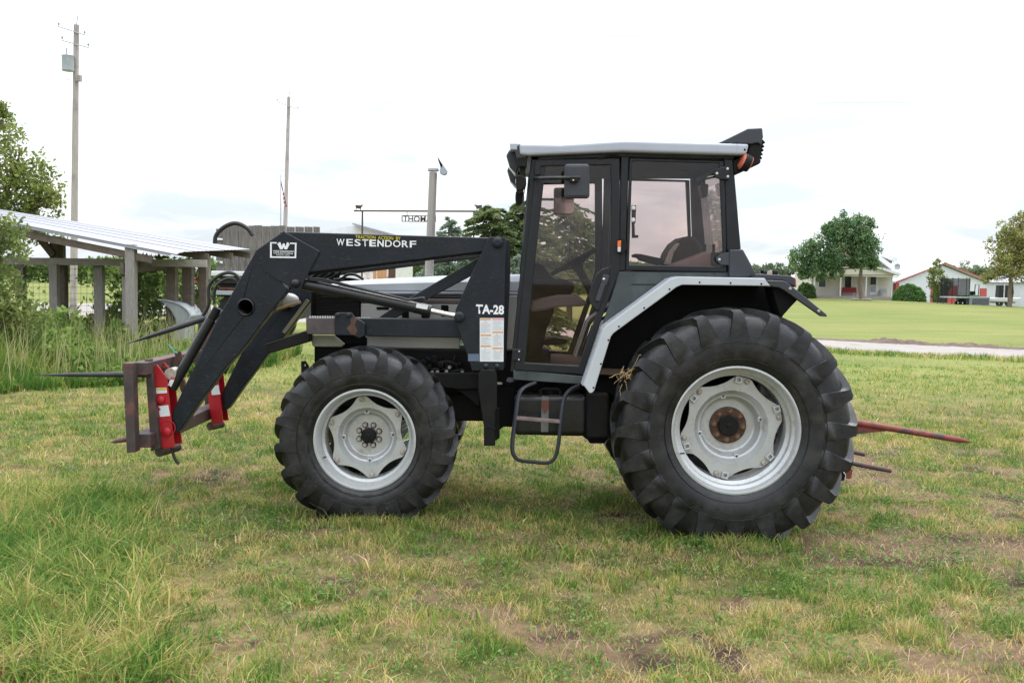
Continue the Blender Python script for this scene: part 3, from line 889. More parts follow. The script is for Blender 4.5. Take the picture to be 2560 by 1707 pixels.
def make_wheel(name, c, R, hw, rimR, rear, near):
    """c = middle of the wheel; near = -1 when its outer face looks at the camera"""
    k = R / 0.91
    e = Vector((c[0], c[1], c[2]))
    w = bpy.data.objects.new(name, None); COL.objects.link(w)
    w.empty_display_size = 0.2
    w.parent = tractor; w.location = e - wloc(tractor)
    Rc = R - 0.038 * (1.0 if rear else 0.85)
    prof = []
    half = [(rimR - .005, .80), (rimR + .03, .90), (rimR + .22 * (Rc - rimR), .985), (rimR + .38 * (Rc - rimR), 1.0), (rimR + .56 * (Rc - rimR), .98),
            (rimR + .74 * (Rc - rimR), .955), (Rc - .05, .90), (Rc - .02, .76), (Rc - .004, .48), (Rc, 0.0)]
    prof = [(r, -y * hw) for r, y in half] + [(r, y * hw) for r, y in reversed(half[:-1])]
    mb = MB().lathe(prof, e, 72)
    N = 20
    lead = (0.235 if rear else 0.225)
    t0 = RNG.random() * 0.3
    for i in range(N):
        a = 2 * PI * i / N + (0.02 if rear else 0.10)
        lug_mesh(mb, e, R, Rc, hw, a, near, lead, k)                 # outer row
        lug_mesh(mb, e, R, Rc, hw, a + PI / N, -near, lead, k)       # inner row
    # moulded ring on the sidewall
    ring = rimR + .10 * k
    ty = mb.build('tyre', M['rubber'], w, smooth=True)
    rb = MB()
    for q in ((rimR + .055 * k, .955), (rimR + (.185 if rear else .165) * k, 1.004)):
        rb.lathe([(q[0] - .004, near * q[1] * hw * .97), (q[0], near * (q[1] * hw + .004)), (q[0] + .004, near * q[1] * hw * .97)], e, 64)
    ry = sorted([(r, y) for r, y in half]); rr_, yy_ = [q[0] for q in ry], [q[1] for q in ry]
    for i in range(N):                                  # moulded lines round the foot of every gap between the bars
        a = 2 * PI * (i + .5) / N + (0.02 if rear else 0.10)
        pts = []
        for (dr, da) in ((.085, .060), (.16, .066), (.225, .060), (.255, .040), (.262, 0), (.255, -.040), (.225, -.060), (.16, -.066), (.085, -.060)):
            r = R - dr * k; aa = a + da * k / r
            pts.append((e.x + r * math.cos(aa), e.y + near * (float(np.interp(r, rr_, yy_)) * hw + .0005), e.z + r * math.sin(aa)))
        rb.tube(smooth_path(pts, 2), .0032, 5)
    rb.build('sidewall_ring', M['rubber'], w, smooth=True)
    # rim: flange, stepped barrel
    f = near * (.80 * hw + .012)
    s = -near
    d = hw * 2 * .9
    rb_ = .084 if rear else .066
    rp = [(rimR - .012, f + s * .03), (rimR + .002, f + s * .012), (rimR + .003, f), (rimR - .010, f - s * .002), (rimR - .020, f + s * .010),
          (rimR - .028, f + s * .050), (rimR - .6 * rb_, f + s * .064), (rimR - .65 * rb_, f + s * .105), (rimR - .93 * rb_, f + s * .122),
          (rimR - rb_, f + s * .30 * d / .42), (rimR - .055, f + s * (d - .06)), (rimR - .02, f + s * (d - .02)), (rimR + .003, f + s * d),
          (rimR - .002, f + s * (d - .03))]
    MB().lathe(rp, e, 72).build('rim', M['rim'], w, smooth=True)
    MB().lathe([(rimR + .002, f + s * .014), (rimR + .012, f + s * .006), (rimR + .016, f + s * .02)], e, 72).build('bead_dirt', M['rim_dirt'], w, smooth=True)
    va = math.radians(205); vr = rimR - .03
    MB().tube([(e.x + vr * math.cos(va), e.y + f + s * .07, e.z + vr * math.sin(va)), (e.x + (vr - .03) * math.cos(va), e.y + f + s * .015, e.z + (vr - .03) * math.sin(va))], .006, 8).build('valve_stem', M['hose'], w, smooth=True)
    # dished six-armed disc
    Rb = rimR - (.084 if rear else .066)
    y_l = f + s * (.175 if rear else .15)
    y_c = f + s * (.31 if rear else .255)
    a0 = math.radians(18 if rear else 38)
    segs = 96
    rings = [(None, y_l), (.72, y_l), (.69, y_l + s * .018), (.635, y_l + s * .045), (.60, y_l + s * .05), (.54, y_c - s * .008), (.50, y_c), (.30, y_c), (.0, y_c)]
    vs, fs = [], []
    for (rr, yy) in rings:
        for j in range(segs):
            a = 2 * PI * j / segs
            if rr is None:
                ph = math.degrees((a - a0) % (PI / 3)); ph = min(ph, 60 - ph)
                fl_ = 9.0 if rear else 6.0
                tq = max(0.0, (ph - fl_) / (30 - fl_))
                r = Rb * (0.992 - (.135 if rear else .175) * (1 - (1 - tq) ** 2.2))
            else: r = Rb * rr
            vs.append((e.x + r * math.cos(a), e.y + yy, e.z + r * math.sin(a)))
    for i in range(len(rings) - 1):
        for j in range(segs):
            fs.append((i * segs + j, i * segs + (j + 1) % segs, (i + 1) * segs + (j + 1) % segs, (i + 1) * segs + j))
    dsk = mobj('disc', vs, fs, M['rim'], w, smooth=True)
    sm = dsk.modifiers.new('thickness', 'SOLIDIFY'); sm.thickness = 0.012; sm.offset = 0
    es = dsk.modifiers.new('crisp_edges', 'EDGE_SPLIT'); es.split_angle = math.radians(24)
    # hub and bolts
    hr = .141 if rear else .060
    if rear:
        MB().lathe([(hr, y_c), (hr, y_c - s * .016), (hr - .006, y_c - s * .020), (.07, y_c - s * .020)], e, 40).build('hub_flange', M['rust'], w, smooth=True)
        cp = .078
    else:
        cp = .058
    MB().lathe([(cp, y_c), (cp, y_c - s * .045), (cp - .008, y_c - s * .052), (.018, y_c - s * .054), (.014, y_c - s * .062), (.001, y_c - s * .064)], e, 32).build('hub_cap', M['dull_black'], w, smooth=True)
    nb, br = (8, .112) if rear else (8, .083)
    first = {}
    def put(nm, key, x, z, y, r, m, L=.024):
        if key not in first:
            bb = MB().lathe([(r * 1.4, 0), (r * 1.4, -s * .005), (r, -s * .005), (r, -s * L), (r * .7, -s * (L + .004)), (.0005, -s * (L + .005))], (0, 0, 0), 8)
            o = bb.build(nm, m, w); o.location = Vector((x, y, z)) - e + Vector((0, -s * (L + .005) / 2, 0))
            first[key] = o
        else:
            dup(first[key], Vector((x, y - s * (L + .005) / 2, z)), w)
    for i in range(nb):
        a = 2 * PI * i / nb + math.radians(22 if not rear else 40)
        put('bolt', 'hub', e.x + br * math.cos(a), e.z + br * math.sin(a), e.y + y_c - s * (.018 if rear else .0), .018 if rear else .0165, M['rust_light' if rear else 'bolt'], .026)
        if not rear:
            put('washer', 'washer', e.x + br * math.cos(a), e.z + br * math.sin(a), e.y + y_c - s * .001, .0175, M['rust_light'], .006)
    for i in range(6):
        a = a0 + 2 * PI * i / 6
        r = Rb * .925
        if rear:
            # square lug with an opening, bolt beside it
            tx, tz = -math.sin(a), math.cos(a)
            ux, uz = math.cos(a), math.sin(a)
            o = Vector((e.x + r * ux + tx * .036, e.y + y_l - s * .012, e.z + r * uz + tz * .036))
            outer = [(o.x + ux * p + tx * q, o.z + uz * p + tz * q) for p, q in ((-.026, -.026), (.026, -.026), (.026, .026), (-.026, .026))]
            inner = [(o.x + ux * p + tx * q, o.z + uz * p + tz * q) for p, q in ((-.012, -.012), (.012, -.012), (.012, .012), (-.012, .012))]
            MB().prism(outer, o.y, o.y - s * .022, inner).build('rim_lug', M['rim'], w, bevel=.003)
            put('bolt', 'rimbolt', e.x + r * ux - tx * .03, e.z + r * uz - tz * .03, e.y + y_l - s * .004, .017, M['bolt'], .018)
        else:
            put('bolt', 'rimbolt', e.x + r * math.cos(a), e.z + r * math.sin(a), e.y + y_l - s * .004, .016, M['bolt'], .02)
    for i in range(4):
        a = math.radians(14 if rear else 4) + PI / 2 * i
        r = Rb * .60
        yb = y_l + s * .042
        x, z = e.x + r * math.cos(a), e.z + r * math.sin(a)
        MB().box(x - .02, x + .02, e.y + yb, e.y + yb + s * .05, z - .02, z + .02).build('boss', M['rim'], w, bevel=.006)
        MB().lathe([(.0075, 0), (.0001, 0)], (x, e.y + yb - s * .0015, z), 10).build('bolt_hole', M['void'], w)
    return w

HWR, HWF = .235, .185
rw = make_wheel('rear_wheel', (RX.x, 7.33 + .80 * HWR + .012 - 0.012 + .0, RX.z), .905, HWR, .476, True, -1)
rw_far = make_wheel('rear_wheel', (RX.x, 2 * TY - (7.33 + .80 * HWR), RX.z), .905, HWR, .476, True, 1)
fw = make_wheel('front_wheel', (FX.x, 7.42 + .80 * HWF, FX.z), .69, HWF, .381, False, -1)
fw_far = make_wheel('front_wheel', (FX.x, 2 * TY - (7.42 + .80 * HWF), FX.z), .69, HWF, .381, False, 1)

# ---- running gear -----------------------------------------------------------
def px_box(name, crop, x0, y0, x1, y1, Y0, Y1, m, parent, bevel=.006):
    a, b = P(crop, x0, y1, Y0), P(crop, x1, y0, Y0)
    return MB().box(a.x, b.x, Y0, Y1, a.z, b.z).build(name, m, parent, bevel=bevel)

mb = MB()
mb.cyl((RX.x, 7.62, RX.z), (RX.x, 9.18, RX.z), .11, 16)
mb.box(RX.x - .42, RX.x + .38, 8.12, 8.68, RX.z - .28, RX.z + .38)
mb.build('rear_axle', M['dull_black'], tractor, bevel=.02)
mb = MB()
mb.cyl((FX.x, 7.72, FX.z), (FX.x, 9.08, FX.z), .085, 14)
mb.tube([(FX.x, 7.70, FX.z), (FX.x, 7.80, FX.z)], .15, 16)
mb.box(FX.x - .14, FX.x + .14, 8.2, 8.6, FX.z - .12, FX.z + .2)
mb.build('front_axle', M['dull_black'], tractor, bevel=.015)
# engine, gearbox and frame between the wheels
a = P('s', 800, 985, 8.16); b = P('s', 1300, 880, 8.16)
mb = MB()
mb.box(a.x, b.x + .9, 8.16, 8.64, .79, 1.14)
mb.box(a.x - .1, FX.x + .9, 8.1, 8.7, .88, 1.1)
mb.box(b.x + .1, RX.x, 8.2, 8.6, .74, .95)
mb.box(FX.x - .1, b.x + .25, 8.08, 8.72, 1.0, 1.36)
mb.box(a.x + .5, b.x + .6, 8.10, 8.20, .78, .90)
mb.build('chassis', M['dull_black'], tractor, bevel=.015)
plate('frame_beam', 'e3', [(-700, 175), (420, 175), (420, 380), (160, 390), (-300, 330), (-700, 330)], 7.86, 7.93, M['dull_black'], tractor)
plate('frame_gusset', 'e3', [(90, 380), (420, 380), (420, 600), (385, 610), (270, 500)], 7.90, 7.93, M['dull_black'], tractor)
plate('tow_lug', 'c6', [(290, 262), (320, 258), (345, 300), (350, 420), (292, 420)], 7.95, 7.99, M['dull_black'], tractor, hole=circle_px(318, 292, 9, 10))
for (nm, x, y, r, L) in (('oil_filter', -95, 70, 40, .12), ('oil_filter', -250, 95, 34, .10), ('pulley', -180, -10, 52, .04), ('pump_body', 40, 95, 30, .10), ('fuel_filter', 150, 60, 26, .12), ('pulley', -330, 30, 40, .04)):
    p = P('e3', x, y, 7.99); rr = r / 5.345 * 7.99 / F_PX
    MB().lathe([(rr * .96, L), (rr, .008), (rr * .9, .0), (rr * .5, -.004), (rr * .45, .006), (.0005, .006)], (p.x, 7.97, p.z), 18).build(nm, M['dull_black'], tractor, smooth=True)
for pts, r in (([(-300, -40), (-150, 40), (0, 20), (160, 90)], .014), ([(-240, 130), (-90, 120), (60, 150), (200, 120)], .011), ([(-60, -60), (-20, 40), (-40, 150)], .010), ([(100, -60), (80, 30), (130, 140)], .009)):
    MB().tube(smooth_path(pathP('e3', pts, 8.0)), r, 6).build('engine_hose', M['hose'], tractor, smooth=True)
for (x, y) in ((20, 95), (-20, 150), (-140, 155), (190, 160), (-210, 160)):
    p = P('e3', x, y, 7.97); MB().cyl((p.x, 7.955, p.z), (p.x, 8.1, p.z), .014, 6).build('bolt', M['bolt'], tractor)

# ---- hood -------------------------------------------------------------------
def hood_sheet(name, crop, top, bot, Yn, m, bevel=.01, round_top=0.0):
    """a body running across the tractor's width between two measured edges of its near side"""
    pts = xz(crop, top + list(reversed(bot)), Yn)
    return MB().prism(pts, Yn, 2 * TY - Yn).build(name, m, tractor, bevel=bevel)
# silver top with rounded shoulders, lofted from front to back
st = [(640, 515, 560), (700, 498, 568), (1000, 476, 574), (1500, 452, 576), (1870, 437, 578), (2330, 434, 580)]
YH = 8.02
vs, fs = [], []
ring = [(0, 0), (.0, .55), (.03, .82), (.08, .95), (.17, 1.0)]
for (x, yt, yb) in st:
    b_, t_ = P('c5', x, yb, YH), P('c5', x, yt, YH + .12)
    sec = []
    for (dy, f) in ring: sec.append((b_.x, YH + dy, b_.z + (t_.z - b_.z) * f))
    sec += [(p[0], 2 * TY - p[1], p[2]) for p in reversed(sec)]
    vs += sec
n = 2 * len(ring)
for i in range(len(st) - 1):
    fs += [(i * n + j, i * n + (j + 1) % n, (i + 1) * n + (j + 1) % n, (i + 1) * n + j) for j in range(n)]
fs += [tuple(range(n)), tuple(reversed(range(len(vs) - n, len(vs))))]
mbh = MB().add(vs, fs); hood = mbh.build('hood', M['hood_paint'], tractor, smooth=True)
hood_sheet('hood_seam', 'c5', [(560, 566), (2330, 578)], [(560, 574), (2330, 586)], YH + .012, M['void'])
o = hood_sheet('hood_lower_lip', 'c5', [(640, 574), (2330, 586)], [(640, 604), (2330, 614)], YH + .001, M['hood_paint'])
hood_sheet('hood_band', 'c5', [(560, 604), (2330, 614)], [(560, 640), (2330, 650)], YH + .006, M['hood_band'])
hood_sheet('hood_stripe', 'c5', [(905, 640), (2330, 650)], [(905, 684), (2330, 694)], YH + .004, M['hood_stripe'])
for q in (654, 668, 680):
    hood_sheet('stripe_line', 'c5', [(905, q), (2330, q + 10)], [(905, q + 3), (2330, q + 13)], YH + .002, M['hood_band'], bevel=0)
sp = hood_sheet('side_panel', 'c5', [(905, 684), (2330, 694)], [(905, 830), (2330, 860)], YH + .002, M['side_panel'])
for (x0, x1, y0, y1) in ((1042, 1150, 716, 742), (1262, 1322, 700, 815), (1430, 1500, 700, 812), (1600, 1664, 700, 800)):
    plate('vent', 'c5', [(x0, y0), (x1, y0 + 2), (x1, y1), (x0, y1)], YH - .004, YH + .03, M['void'], tractor, bevel=.004)
px_box('side_panel_rear', 'c5', 2150, 620, 2330, 1085, YH - .01, YH + .06, M['side_panel'], tractor)
# black nose and grille
mb = MB().prism(xz('c5', [(470, 560), (905, 570), (905, 830), (470, 830)], YH + .01), YH + .01, 2 * TY - YH - .01)
nose = mb.build('grille_housing', M['void'], tractor, bevel=.02)
for q in range(9):
    px_box('grille_slat', 'c5', 520, 612 + q * 22, 890, 622 + q * 22, YH - .002, YH + .012, M['dull_black'], nose, bevel=.002)
# lower cream panels below the loader rail
plate('lower_panel', 'd3', [(810, 945), (1180, 950), (1345, 1085), (1290, 1130), (850, 1125)], 7.90, 7.93, M['panel_olive'], tractor, bevel=.01)
plate('lower_panel', 'c5', [(960, 960), (1760, 980), (1760, 1078), (1300, 1072), (960, 1060)], 7.93, 7.96, M['side_panel'], tractor, bevel=.006)
plate('front_support', 'd3', [(880, 1118), (1480, 1060), (1640, 1010), (1660, 1260), (880, 1420)], 7.96, 8.84, M['void'], tractor)
plate('front_support_bracket', 'd3', [(1180, 940), (1640, 900), (1660, 1090), (1480, 1075), (1330, 1095)], 7.92, 7.95, M['void'], tractor)
# headlamp behind the loader arm
lp = P('c3', 1180, 515, 7.98)
MB().ball((lp.x, 7.98, lp.z), .075, 14, 8, (1.15, .9, .75)).build('headlamp', M['lens'], tractor, smooth=True)
MB().tube(smooth_path(pathP('c3', [(1110, 540), (1130, 490), (1170, 450), (1215, 430)], 7.92)), .012, 8).build('lamp_guard', M['dull_black'], tractor, smooth=True)
MB().tube(smooth_path(pathP('c3', [(985, 660), (1060, 600), (1160, 555), (1255, 528)], 7.80)), .011, 8).build('hose', M['tan_hose'], tractor, smooth=True)
MB().bar(P('c3', 1150, 715, 7.84), P('c3', 1300, 515, 7.84), .022, .03).build('support_tube', M['khaki_bar'], tractor, bevel=.003)
# exhaust
ex0 = P('d4', 1188, 1180, 8.30); ex1 = P('d4', 1236, 0, 8.30); ext = P('c4', 1672, 205, 8.30)
mb = MB().tube([ex0, ex0 + (ext - ex0) * .2, ext], .036, 20, radii=[.037, .036, .0325])
stack = mb.build('exhaust_pipe', mat('exhaust steel', (0.36, 0.33, 0.30), 0.5, metal=0.2, var=0.12, scale=8, stretch=(4, 4, .4)), tractor, smooth=True)
cp = P('c4', 1672, 190, 8.30)
mb = MB().tube([cp - Vector((0, 0, .008)), cp + Vector((0, 0, .014))], .046, 20)
mb.build('rain_cap_collar', M['galv'], stack, smooth=True, bevel=.003)
pp = pathP('c4', [(1704, 95), (1714, 118), (1728, 150), (1750, 205)], 8.30)
mb = MB().prism(xz('c4', [(1702, 92), (1712, 108), (1742, 150), (1772, 190), (1768, 212), (1748, 222), (1722, 212), (1716, 195), (1724, 170), (1712, 125)], 8.26), 8.26, 8.34)
mb.build('rain_cap', M['galv'], stack, bevel=.008)
plate('rain_cap_flap', 'c4', [(1702, 92), (1716, 112), (1738, 150), (1728, 170), (1712, 130)], 8.252, 8.258, M['void'], stack, bevel=0)

# ---- front loader -----------------------------------------------------------
YA0, YA1 = 7.68, 7.79
arm_pts = [(985, 200), (1165, 440), (1165, 470), (1010, 668), (905, 808), (785, 940), (600, 1190), (510, 1318), (480, 1334), (464, 1240), (468, 1200), (500, 1130), (760, 600)]
low = plate('loader_arm', 'c3', arm_pts, YA0, YA1, M['black'], tractor, bevel=.008, hole=circle_px(918, 558, 50, 32))
hc = P('c3', 918, 558, YA0)
MB().lathe([(.0665, -.004), (.0665, -.016), (.060, -.022), (.056, -.016), (.056, .105)], (hc.x, YA0, hc.z), 36).build('pipe_end', M['black'], low, smooth=True)
upper = plate('boom', 'c5', [(200, 68), (290, 68), (2012, 118), (2060, 240), (1955, 242), (430, 424), (250, 430)], YA0 + .004, YA1 - .004, M['black'], low, bevel=.008)
plate('boom_flange', 'c5', [(430, 412), (1955, 232), (1955, 258), (1500, 312), (430, 445)], YA0 + .03, YA1 + .03, M['dull_black'], low, bevel=.004)
pent_pts = [(600, 628), (858, 770), (735, 1000), (722, 1032), (690, 1048), (640, 1020), (470, 915), (402, 766)]
plate('knee_plate', 'c4', pent_pts, YA0 - .014, YA0 - .001, M['black'], low, bevel=.003)
bead = [P('c4', x, y, YA0 - .008) for x, y in pent_pts]
MB().tube(bead, .0045, 6, closed=True).build('weld_bead', M['weld'], low, smooth=True)
pin = P('c4', 683, 1000, YA0 - .02)
MB().ball(pin, .038, 12, 8, (1, .8, .9)).build('pin', M['black'], low, smooth=True)
cross = MB().cyl((hc.x, YA1 + .01, hc.z), (hc.x, 2 * TY - YA1 - .01, hc.z), .066, 28)
# far arm with the same pieces
far = mirror(low, tractor)
# cross pipe between the arms stays open at the ends
MB().lathe([(.0665, .1), (.0665, 2 * (TY - YA0) - .1)], (hc.x, YA0, hc.z), 36).build('cross_pipe', M['black'], tractor, smooth=True)
MB().lathe([(.056, .1), (.056, 2 * (TY - YA0) - .1)], (hc.x, YA0, hc.z), 36).build('cross_pipe_bore', M['dull_black'], tractor, smooth=True)
MB().disc((hc.x, 8.1, hc.z), .0558).build('cross_pipe_plug', M['void'], tractor)

# loader print
LT = YA0 + .0025
lettering('lettering', 'TRACTION  ACTION  BY', 'c5', (860, 97, 1250, 125, 8), LT, M['letter_yellow'], upper, bold=.012)
for i, (ch, x0, x1) in enumerate((('W', 697, 765), ('E', 782, 838), ('S', 852, 905), ('T', 917, 972), ('E', 980, 1038), ('N', 1050, 1105), ('D', 1117, 1175), ('O', 1185, 1250), ('R', 1262, 1318), ('F', 1330, 1385))):
    yo = 128 + i * 1.9
    lettering('letter', ch, 'c5', (x0, yo, x1, yo + 58), LT, M['letter_white'], upper, bold=.012 if i not in (4, 5) else .03)
# printed tyre tracks either side of the name
for base, sgn in ((490, -1), (1385, 1)):
    mb = MB()
    for q in range(4):
        x0 = base + q * 48
        yb = 104 + (q * 48 + (0 if sgn < 0 else 895)) * .026
        if sgn < 0:
            quad1 = [(x0 + 32, yb - 2), (x0 + 62, yb), (x0 + 22, yb + 44), (x0 - 6, yb + 42)]
            quad2 = [(x0 - 4, yb + 50), (x0 + 24, yb + 50), (x0 + 62, yb + 88), (x0 + 34, yb + 88)]
        else:
            quad1 = [(x0 + 22, yb - 2), (x0 + 52, yb), (x0 + 72, yb + 40), (x0 + 44, yb + 40)]
            quad2 = [(x0 + 44, yb + 48), (x0 + 72, yb + 48), (x0 + 34, yb + 86), (x0 + 4, yb + 84)]
        for qd in (quad1, quad2):
            mb.add([(p[0], LT - .0006, p[1]) for p in xz('c5', qd, LT)], [(0, 1, 2, 3)])
    mb.build('track_print', M['letter_dark'], upper)['nomirror'] = 1
mb = MB()
for q in range(13):
    x0 = 722 + q * 50; yb = 197 + (x0 - 722) * .026
    mb.add([(p[0], LT - .0006, p[1]) for p in xz('c5', [(x0, yb), (x0 + 30, yb + 1), (x0 + 30, yb + 13), (x0, yb + 12)], LT)], [(0, 1, 2, 3)])
mb.build('track_print', M['letter_dark'], upper)['nomirror'] = 1
# W badge on the knee plate
LB = YA0 - .0145
kp = [c for c in low.children if c.name.startswith('knee_plate')][0]
fr_o = [(122, 155), (350, 162), (352, 166), (347, 292), (343, 296), (126, 292), (122, 288)]
mb = MB().prism(xz('c5', [(122, 157), (196, 158), (196, 170), (136, 168), (136, 280), (334, 283), (337, 175), (283, 173), (283, 161), (351, 163), (347, 296), (122, 292)], LB), LB - .001, LB)
mb.build('badge_frame', M['letter_white'], low)['nomirror'] = 1
mb = MB().prism(xz('c5', [(178, 158), (212, 159), (222, 196), (233, 168), (247, 168), (256, 197), (268, 160), (298, 161), (268, 220), (246, 219), (239, 196), (230, 219), (208, 218)], LB), LB - .001, LB)
mb.build('badge_letter', M['letter_white'], low)['nomirror'] = 1
lettering('lettering', 'WESTENDORF', 'c5', (146, 227, 328, 241, 2), LB, M['letter_white'], low, bold=.02)
lettering('lettering', 'MANUFACTURING', 'c5', (152, 246, 320, 257, 2), LB, M['letter_white'], low, bold=.02)
lettering('lettering', 'ONAWA, IOWA', 'c5', (176, 264, 292, 273, 2), LB, M['letter_white'], low, bold=.02)

# loader posts, rails and braces
post_pts = [(2015, 113), (2158, 115), (2142, 1262), (1868, 1268), (1846, 1190), (1728, 850), (1725, 742), (1860, 440)]
post = plate('loader_post', 'c5', post_pts, 7.635, 7.66, M['black'], tractor, bevel=.004)
plate('inner_plate', 'c5', [(2040, 120), (2192, 138), (2198, 470), (2160, 1240), (1890, 1250), (1760, 850), (1760, 742), (1890, 440)], 7.81, 7.835, M['black'], post, bevel=.004)
for (x, y) in ((2090, 162), (1758, 806)):
    p = P('c5', x, y, 7.62)
    MB().lathe([(.042, .012), (.040, -.014), (.030, -.022), (.012, -.024), (.0005, -.022)], (p.x, 7.625, p.z), 20).build('pin', M['black'], post, smooth=True)
for (x, y) in ((1988, 1230), (2086, 1232)):
    p = P('c5', x, y, 7.63)
    MB().lathe([(.022, .0), (.021, -.012), (.012, -.02), (.0005, -.021)], (p.x, 7.634, p.z), 12).build('bolt', M['black'], post, smooth=True)
lettering('lettering', 'TA-28', 'c5', (1903, 694, 2144, 776, 4), 7.6345, M['letter_white'], post, bold=.035)
stk = plate('sticker', 'e8', [(424, 392), (852, 392), (846, 1168), (424, 1164)], 7.633, 7.6345, M['sticker'], post, bevel=0); stk['nomirror'] = 1
def on_sticker(nm, x0, y0, x1, y1, m, d=.0006):
    o = plate(nm, 'e8', [(x0, y0), (x1, y0), (x1, y1), (x0, y1)], 7.633 - d, 7.6328, m, post, bevel=0); o['nomirror'] = 1
for (x0, x1, y) in ((430, 622, 402), (440, 622, 686), (440, 622, 880), (650, 840, 632), (650, 830, 918)):
    on_sticker('warning_band', x0, y, x1, y + 26, M['sticker_orange'])
on_sticker('warning_band', 648, 402, 846, 430, M['sticker_pink'])
mb = MB()
for (x0, x1, y0, y1) in ((450, 610, 480, 660), (455, 605, 740, 860), (455, 610, 960, 1140), (660, 830, 450, 610), (665, 825, 700, 890), (665, 820, 985, 1130)):
    y = y0
    while y < y1:
        w = x1 - (x1 - x0) * random.choice((0, 0, .1, .3, .5))
        mb.add([(p[0], 7.6324, p[1]) for p in xz('e8', [(x0, y), (w, y), (w, y + 6), (x0, y + 6)], 7.6324)], [(0, 1, 2, 3)])
        y += 17
for (cx, cy) in ((515, 446), (540, 460), (556, 752), (730, 690), (690, 968), (800, 972), (775, 462), (520, 930)):
    mb.add([(p[0], 7.6323, p[1]) for p in xz('e8', circle_px(cx, cy, 13, 6), 7.6323)], [tuple(range(6))])
mb.build('fine_print', M['sticker_grey'], post)['nomirror'] = 1
on_sticker('name_plate', 215, 1030, 412, 1158, M['sticker_blue'])
mirror(post, tractor)
leg_pts = [(405, 190), (440, 130), (630, 130), (655, 190), (655, 640), (632, 700), (632, 1146), (480, 1146), (478, 880), (405, 420)]
lg = plate('post_leg', 'e3', leg_pts, 7.62, 7.72, M['dull_black'], tractor, bevel=.006)
plate('post_leg_stiffener', 'e3', [(480, 930), (548, 870), (632, 930), (632, 946), (548, 888), (480, 948)], 7.612, 7.622, M['dull_black'], lg, bevel=.002)
plate('post_leg_back', 'e3', [(600, 640), (690, 640), (690, 1040), (640, 1075), (600, 1075)], 7.80, 7.83, M['dull_black'], lg)
mirror(lg, tractor)
rail = plate('loader_rail', 'c5', [(860, 812), (1760, 822), (1790, 900), (1770, 986), (860, 968)], 7.70, 7.82, M['black'], tractor, bevel=.008)
mirror(rail, tractor)
stepb = plate('front_step', 'd3', [(750, 690), (1195, 695), (1195, 942), (775, 938), (755, 900)], 7.66, 7.84, mat('rubbed brown step plate', (0.085, 0.062, 0.06), 0.6, var=0.2, scale=5, dirt=(0.03, 0.03, 0.034), dirt_at=(0.5, 0.7)), tractor, bevel=.008)
mb = MB()
for q in range(11):
    x = 800 + q * 38
    mb.prism(xz('d3', [(x, 692), (x + 4, 662), (x + 22, 660), (x + 30, 692)], 7.67), 7.67, 7.685)
for q in range(6):
    x = 1500 + q * 38
    mb.prism(xz('d3', [(x, 712), (x + 4, 682), (x + 22, 680), (x + 30, 712)], 7.71), 7.71, 7.725)
mb.build('step_teeth', M['zinc'], stepb)
brk = plate('rail_bracket', 'd3', [(1185, 640), (1215, 612), (1430, 612), (1480, 680), (1600, 745), (1640, 780), (1640, 960), (1560, 1000), (1470, 960), (1190, 950)], 7.645, 7.70, M['black'], tractor, bevel=.005)
plate('rust_patch', 'd3', [(1420, 690), (1490, 675), (1520, 730), (1490, 800), (1530, 880), (1500, 950), (1440, 940), (1365, 850), (1430, 770)], 7.642, 7.646, M['rust'], brk, bevel=.001)
for (x, y) in ((1232, 650), (1395, 655)):
    p = P('d3', x, y, 7.64)
    MB().lathe([(.018, .006), (.017, -.014), (.010, -.018), (.0005, -.018)], (p.x, 7.645, p.z), 12).build('bolt', M['black'], brk, smooth=True)
brace = plate('brace', 'c5', [(1925, 290), (1880, 440), (1480, 652), (1225, 805), (1150, 826), (1030, 826), (1290, 660), (1440, 572)], 7.83, 7.88, M['black'], tractor, bevel=.006)
mirror(brace, tractor)
plate('push_bar', 'c3', [(1035, 785), (1290, 700), (1310, 720), (1310, 770), (1062, 842), (1050, 830)], 7.80, 7.92, M['dull_black'], tractor, bevel=.008)
# lift cylinder
def cyl_px(name, crop, a, b, Y, r, m, parent, segs=18, Yb=None):
    return MB().cyl(P(crop, a[0], a[1], Y), P(crop, b[0], b[1], Y if Yb is None else Yb), r, segs).build(name, m, parent, smooth=True)
lc = cyl_px('lift_cylinder', 'c5', (385, 515), (1505, 748), 7.745, .044, M['black_gloss'], tractor)
a = P('c5', 1420, 730, 7.745); b = P('c5', 1515, 750, 7.745)
MB().cyl(a, b, .0475, 18).build('gland', M['black_gloss'], lc, smooth=True)
cyl_px('rod', 'c5', (1500, 748), (1735, 797), 7.745, .0195, M['chrome'], lc)
cyl_px('rod_collar', 'c5', (1590, 766), (1612, 771), 7.745, .0215, M['chrome'], lc)
MB().tube(smooth_path(pathP('c5', [(450, 470), (600, 480), (830, 540), (990, 580), (1250, 640), (1330, 655), (1440, 640), (1460, 660)], 7.70)), .010, 8).build('hydraulic_line', M['hose'], lc, smooth=True)
MB().tube(smooth_path(pathP('c5', [(460, 485), (620, 500), (840, 548)], 7.70)), .007, 8).build('hydraulic_line', M['hose'], lc, smooth=True)
plate('sticker', 'c5', [(1390, 686), (1488, 704), (1480, 740), (1382, 722)], 7.695, 7.698, M['sticker'], lc, bevel=0)['nomirror'] = 1
mirror(lc, tractor)
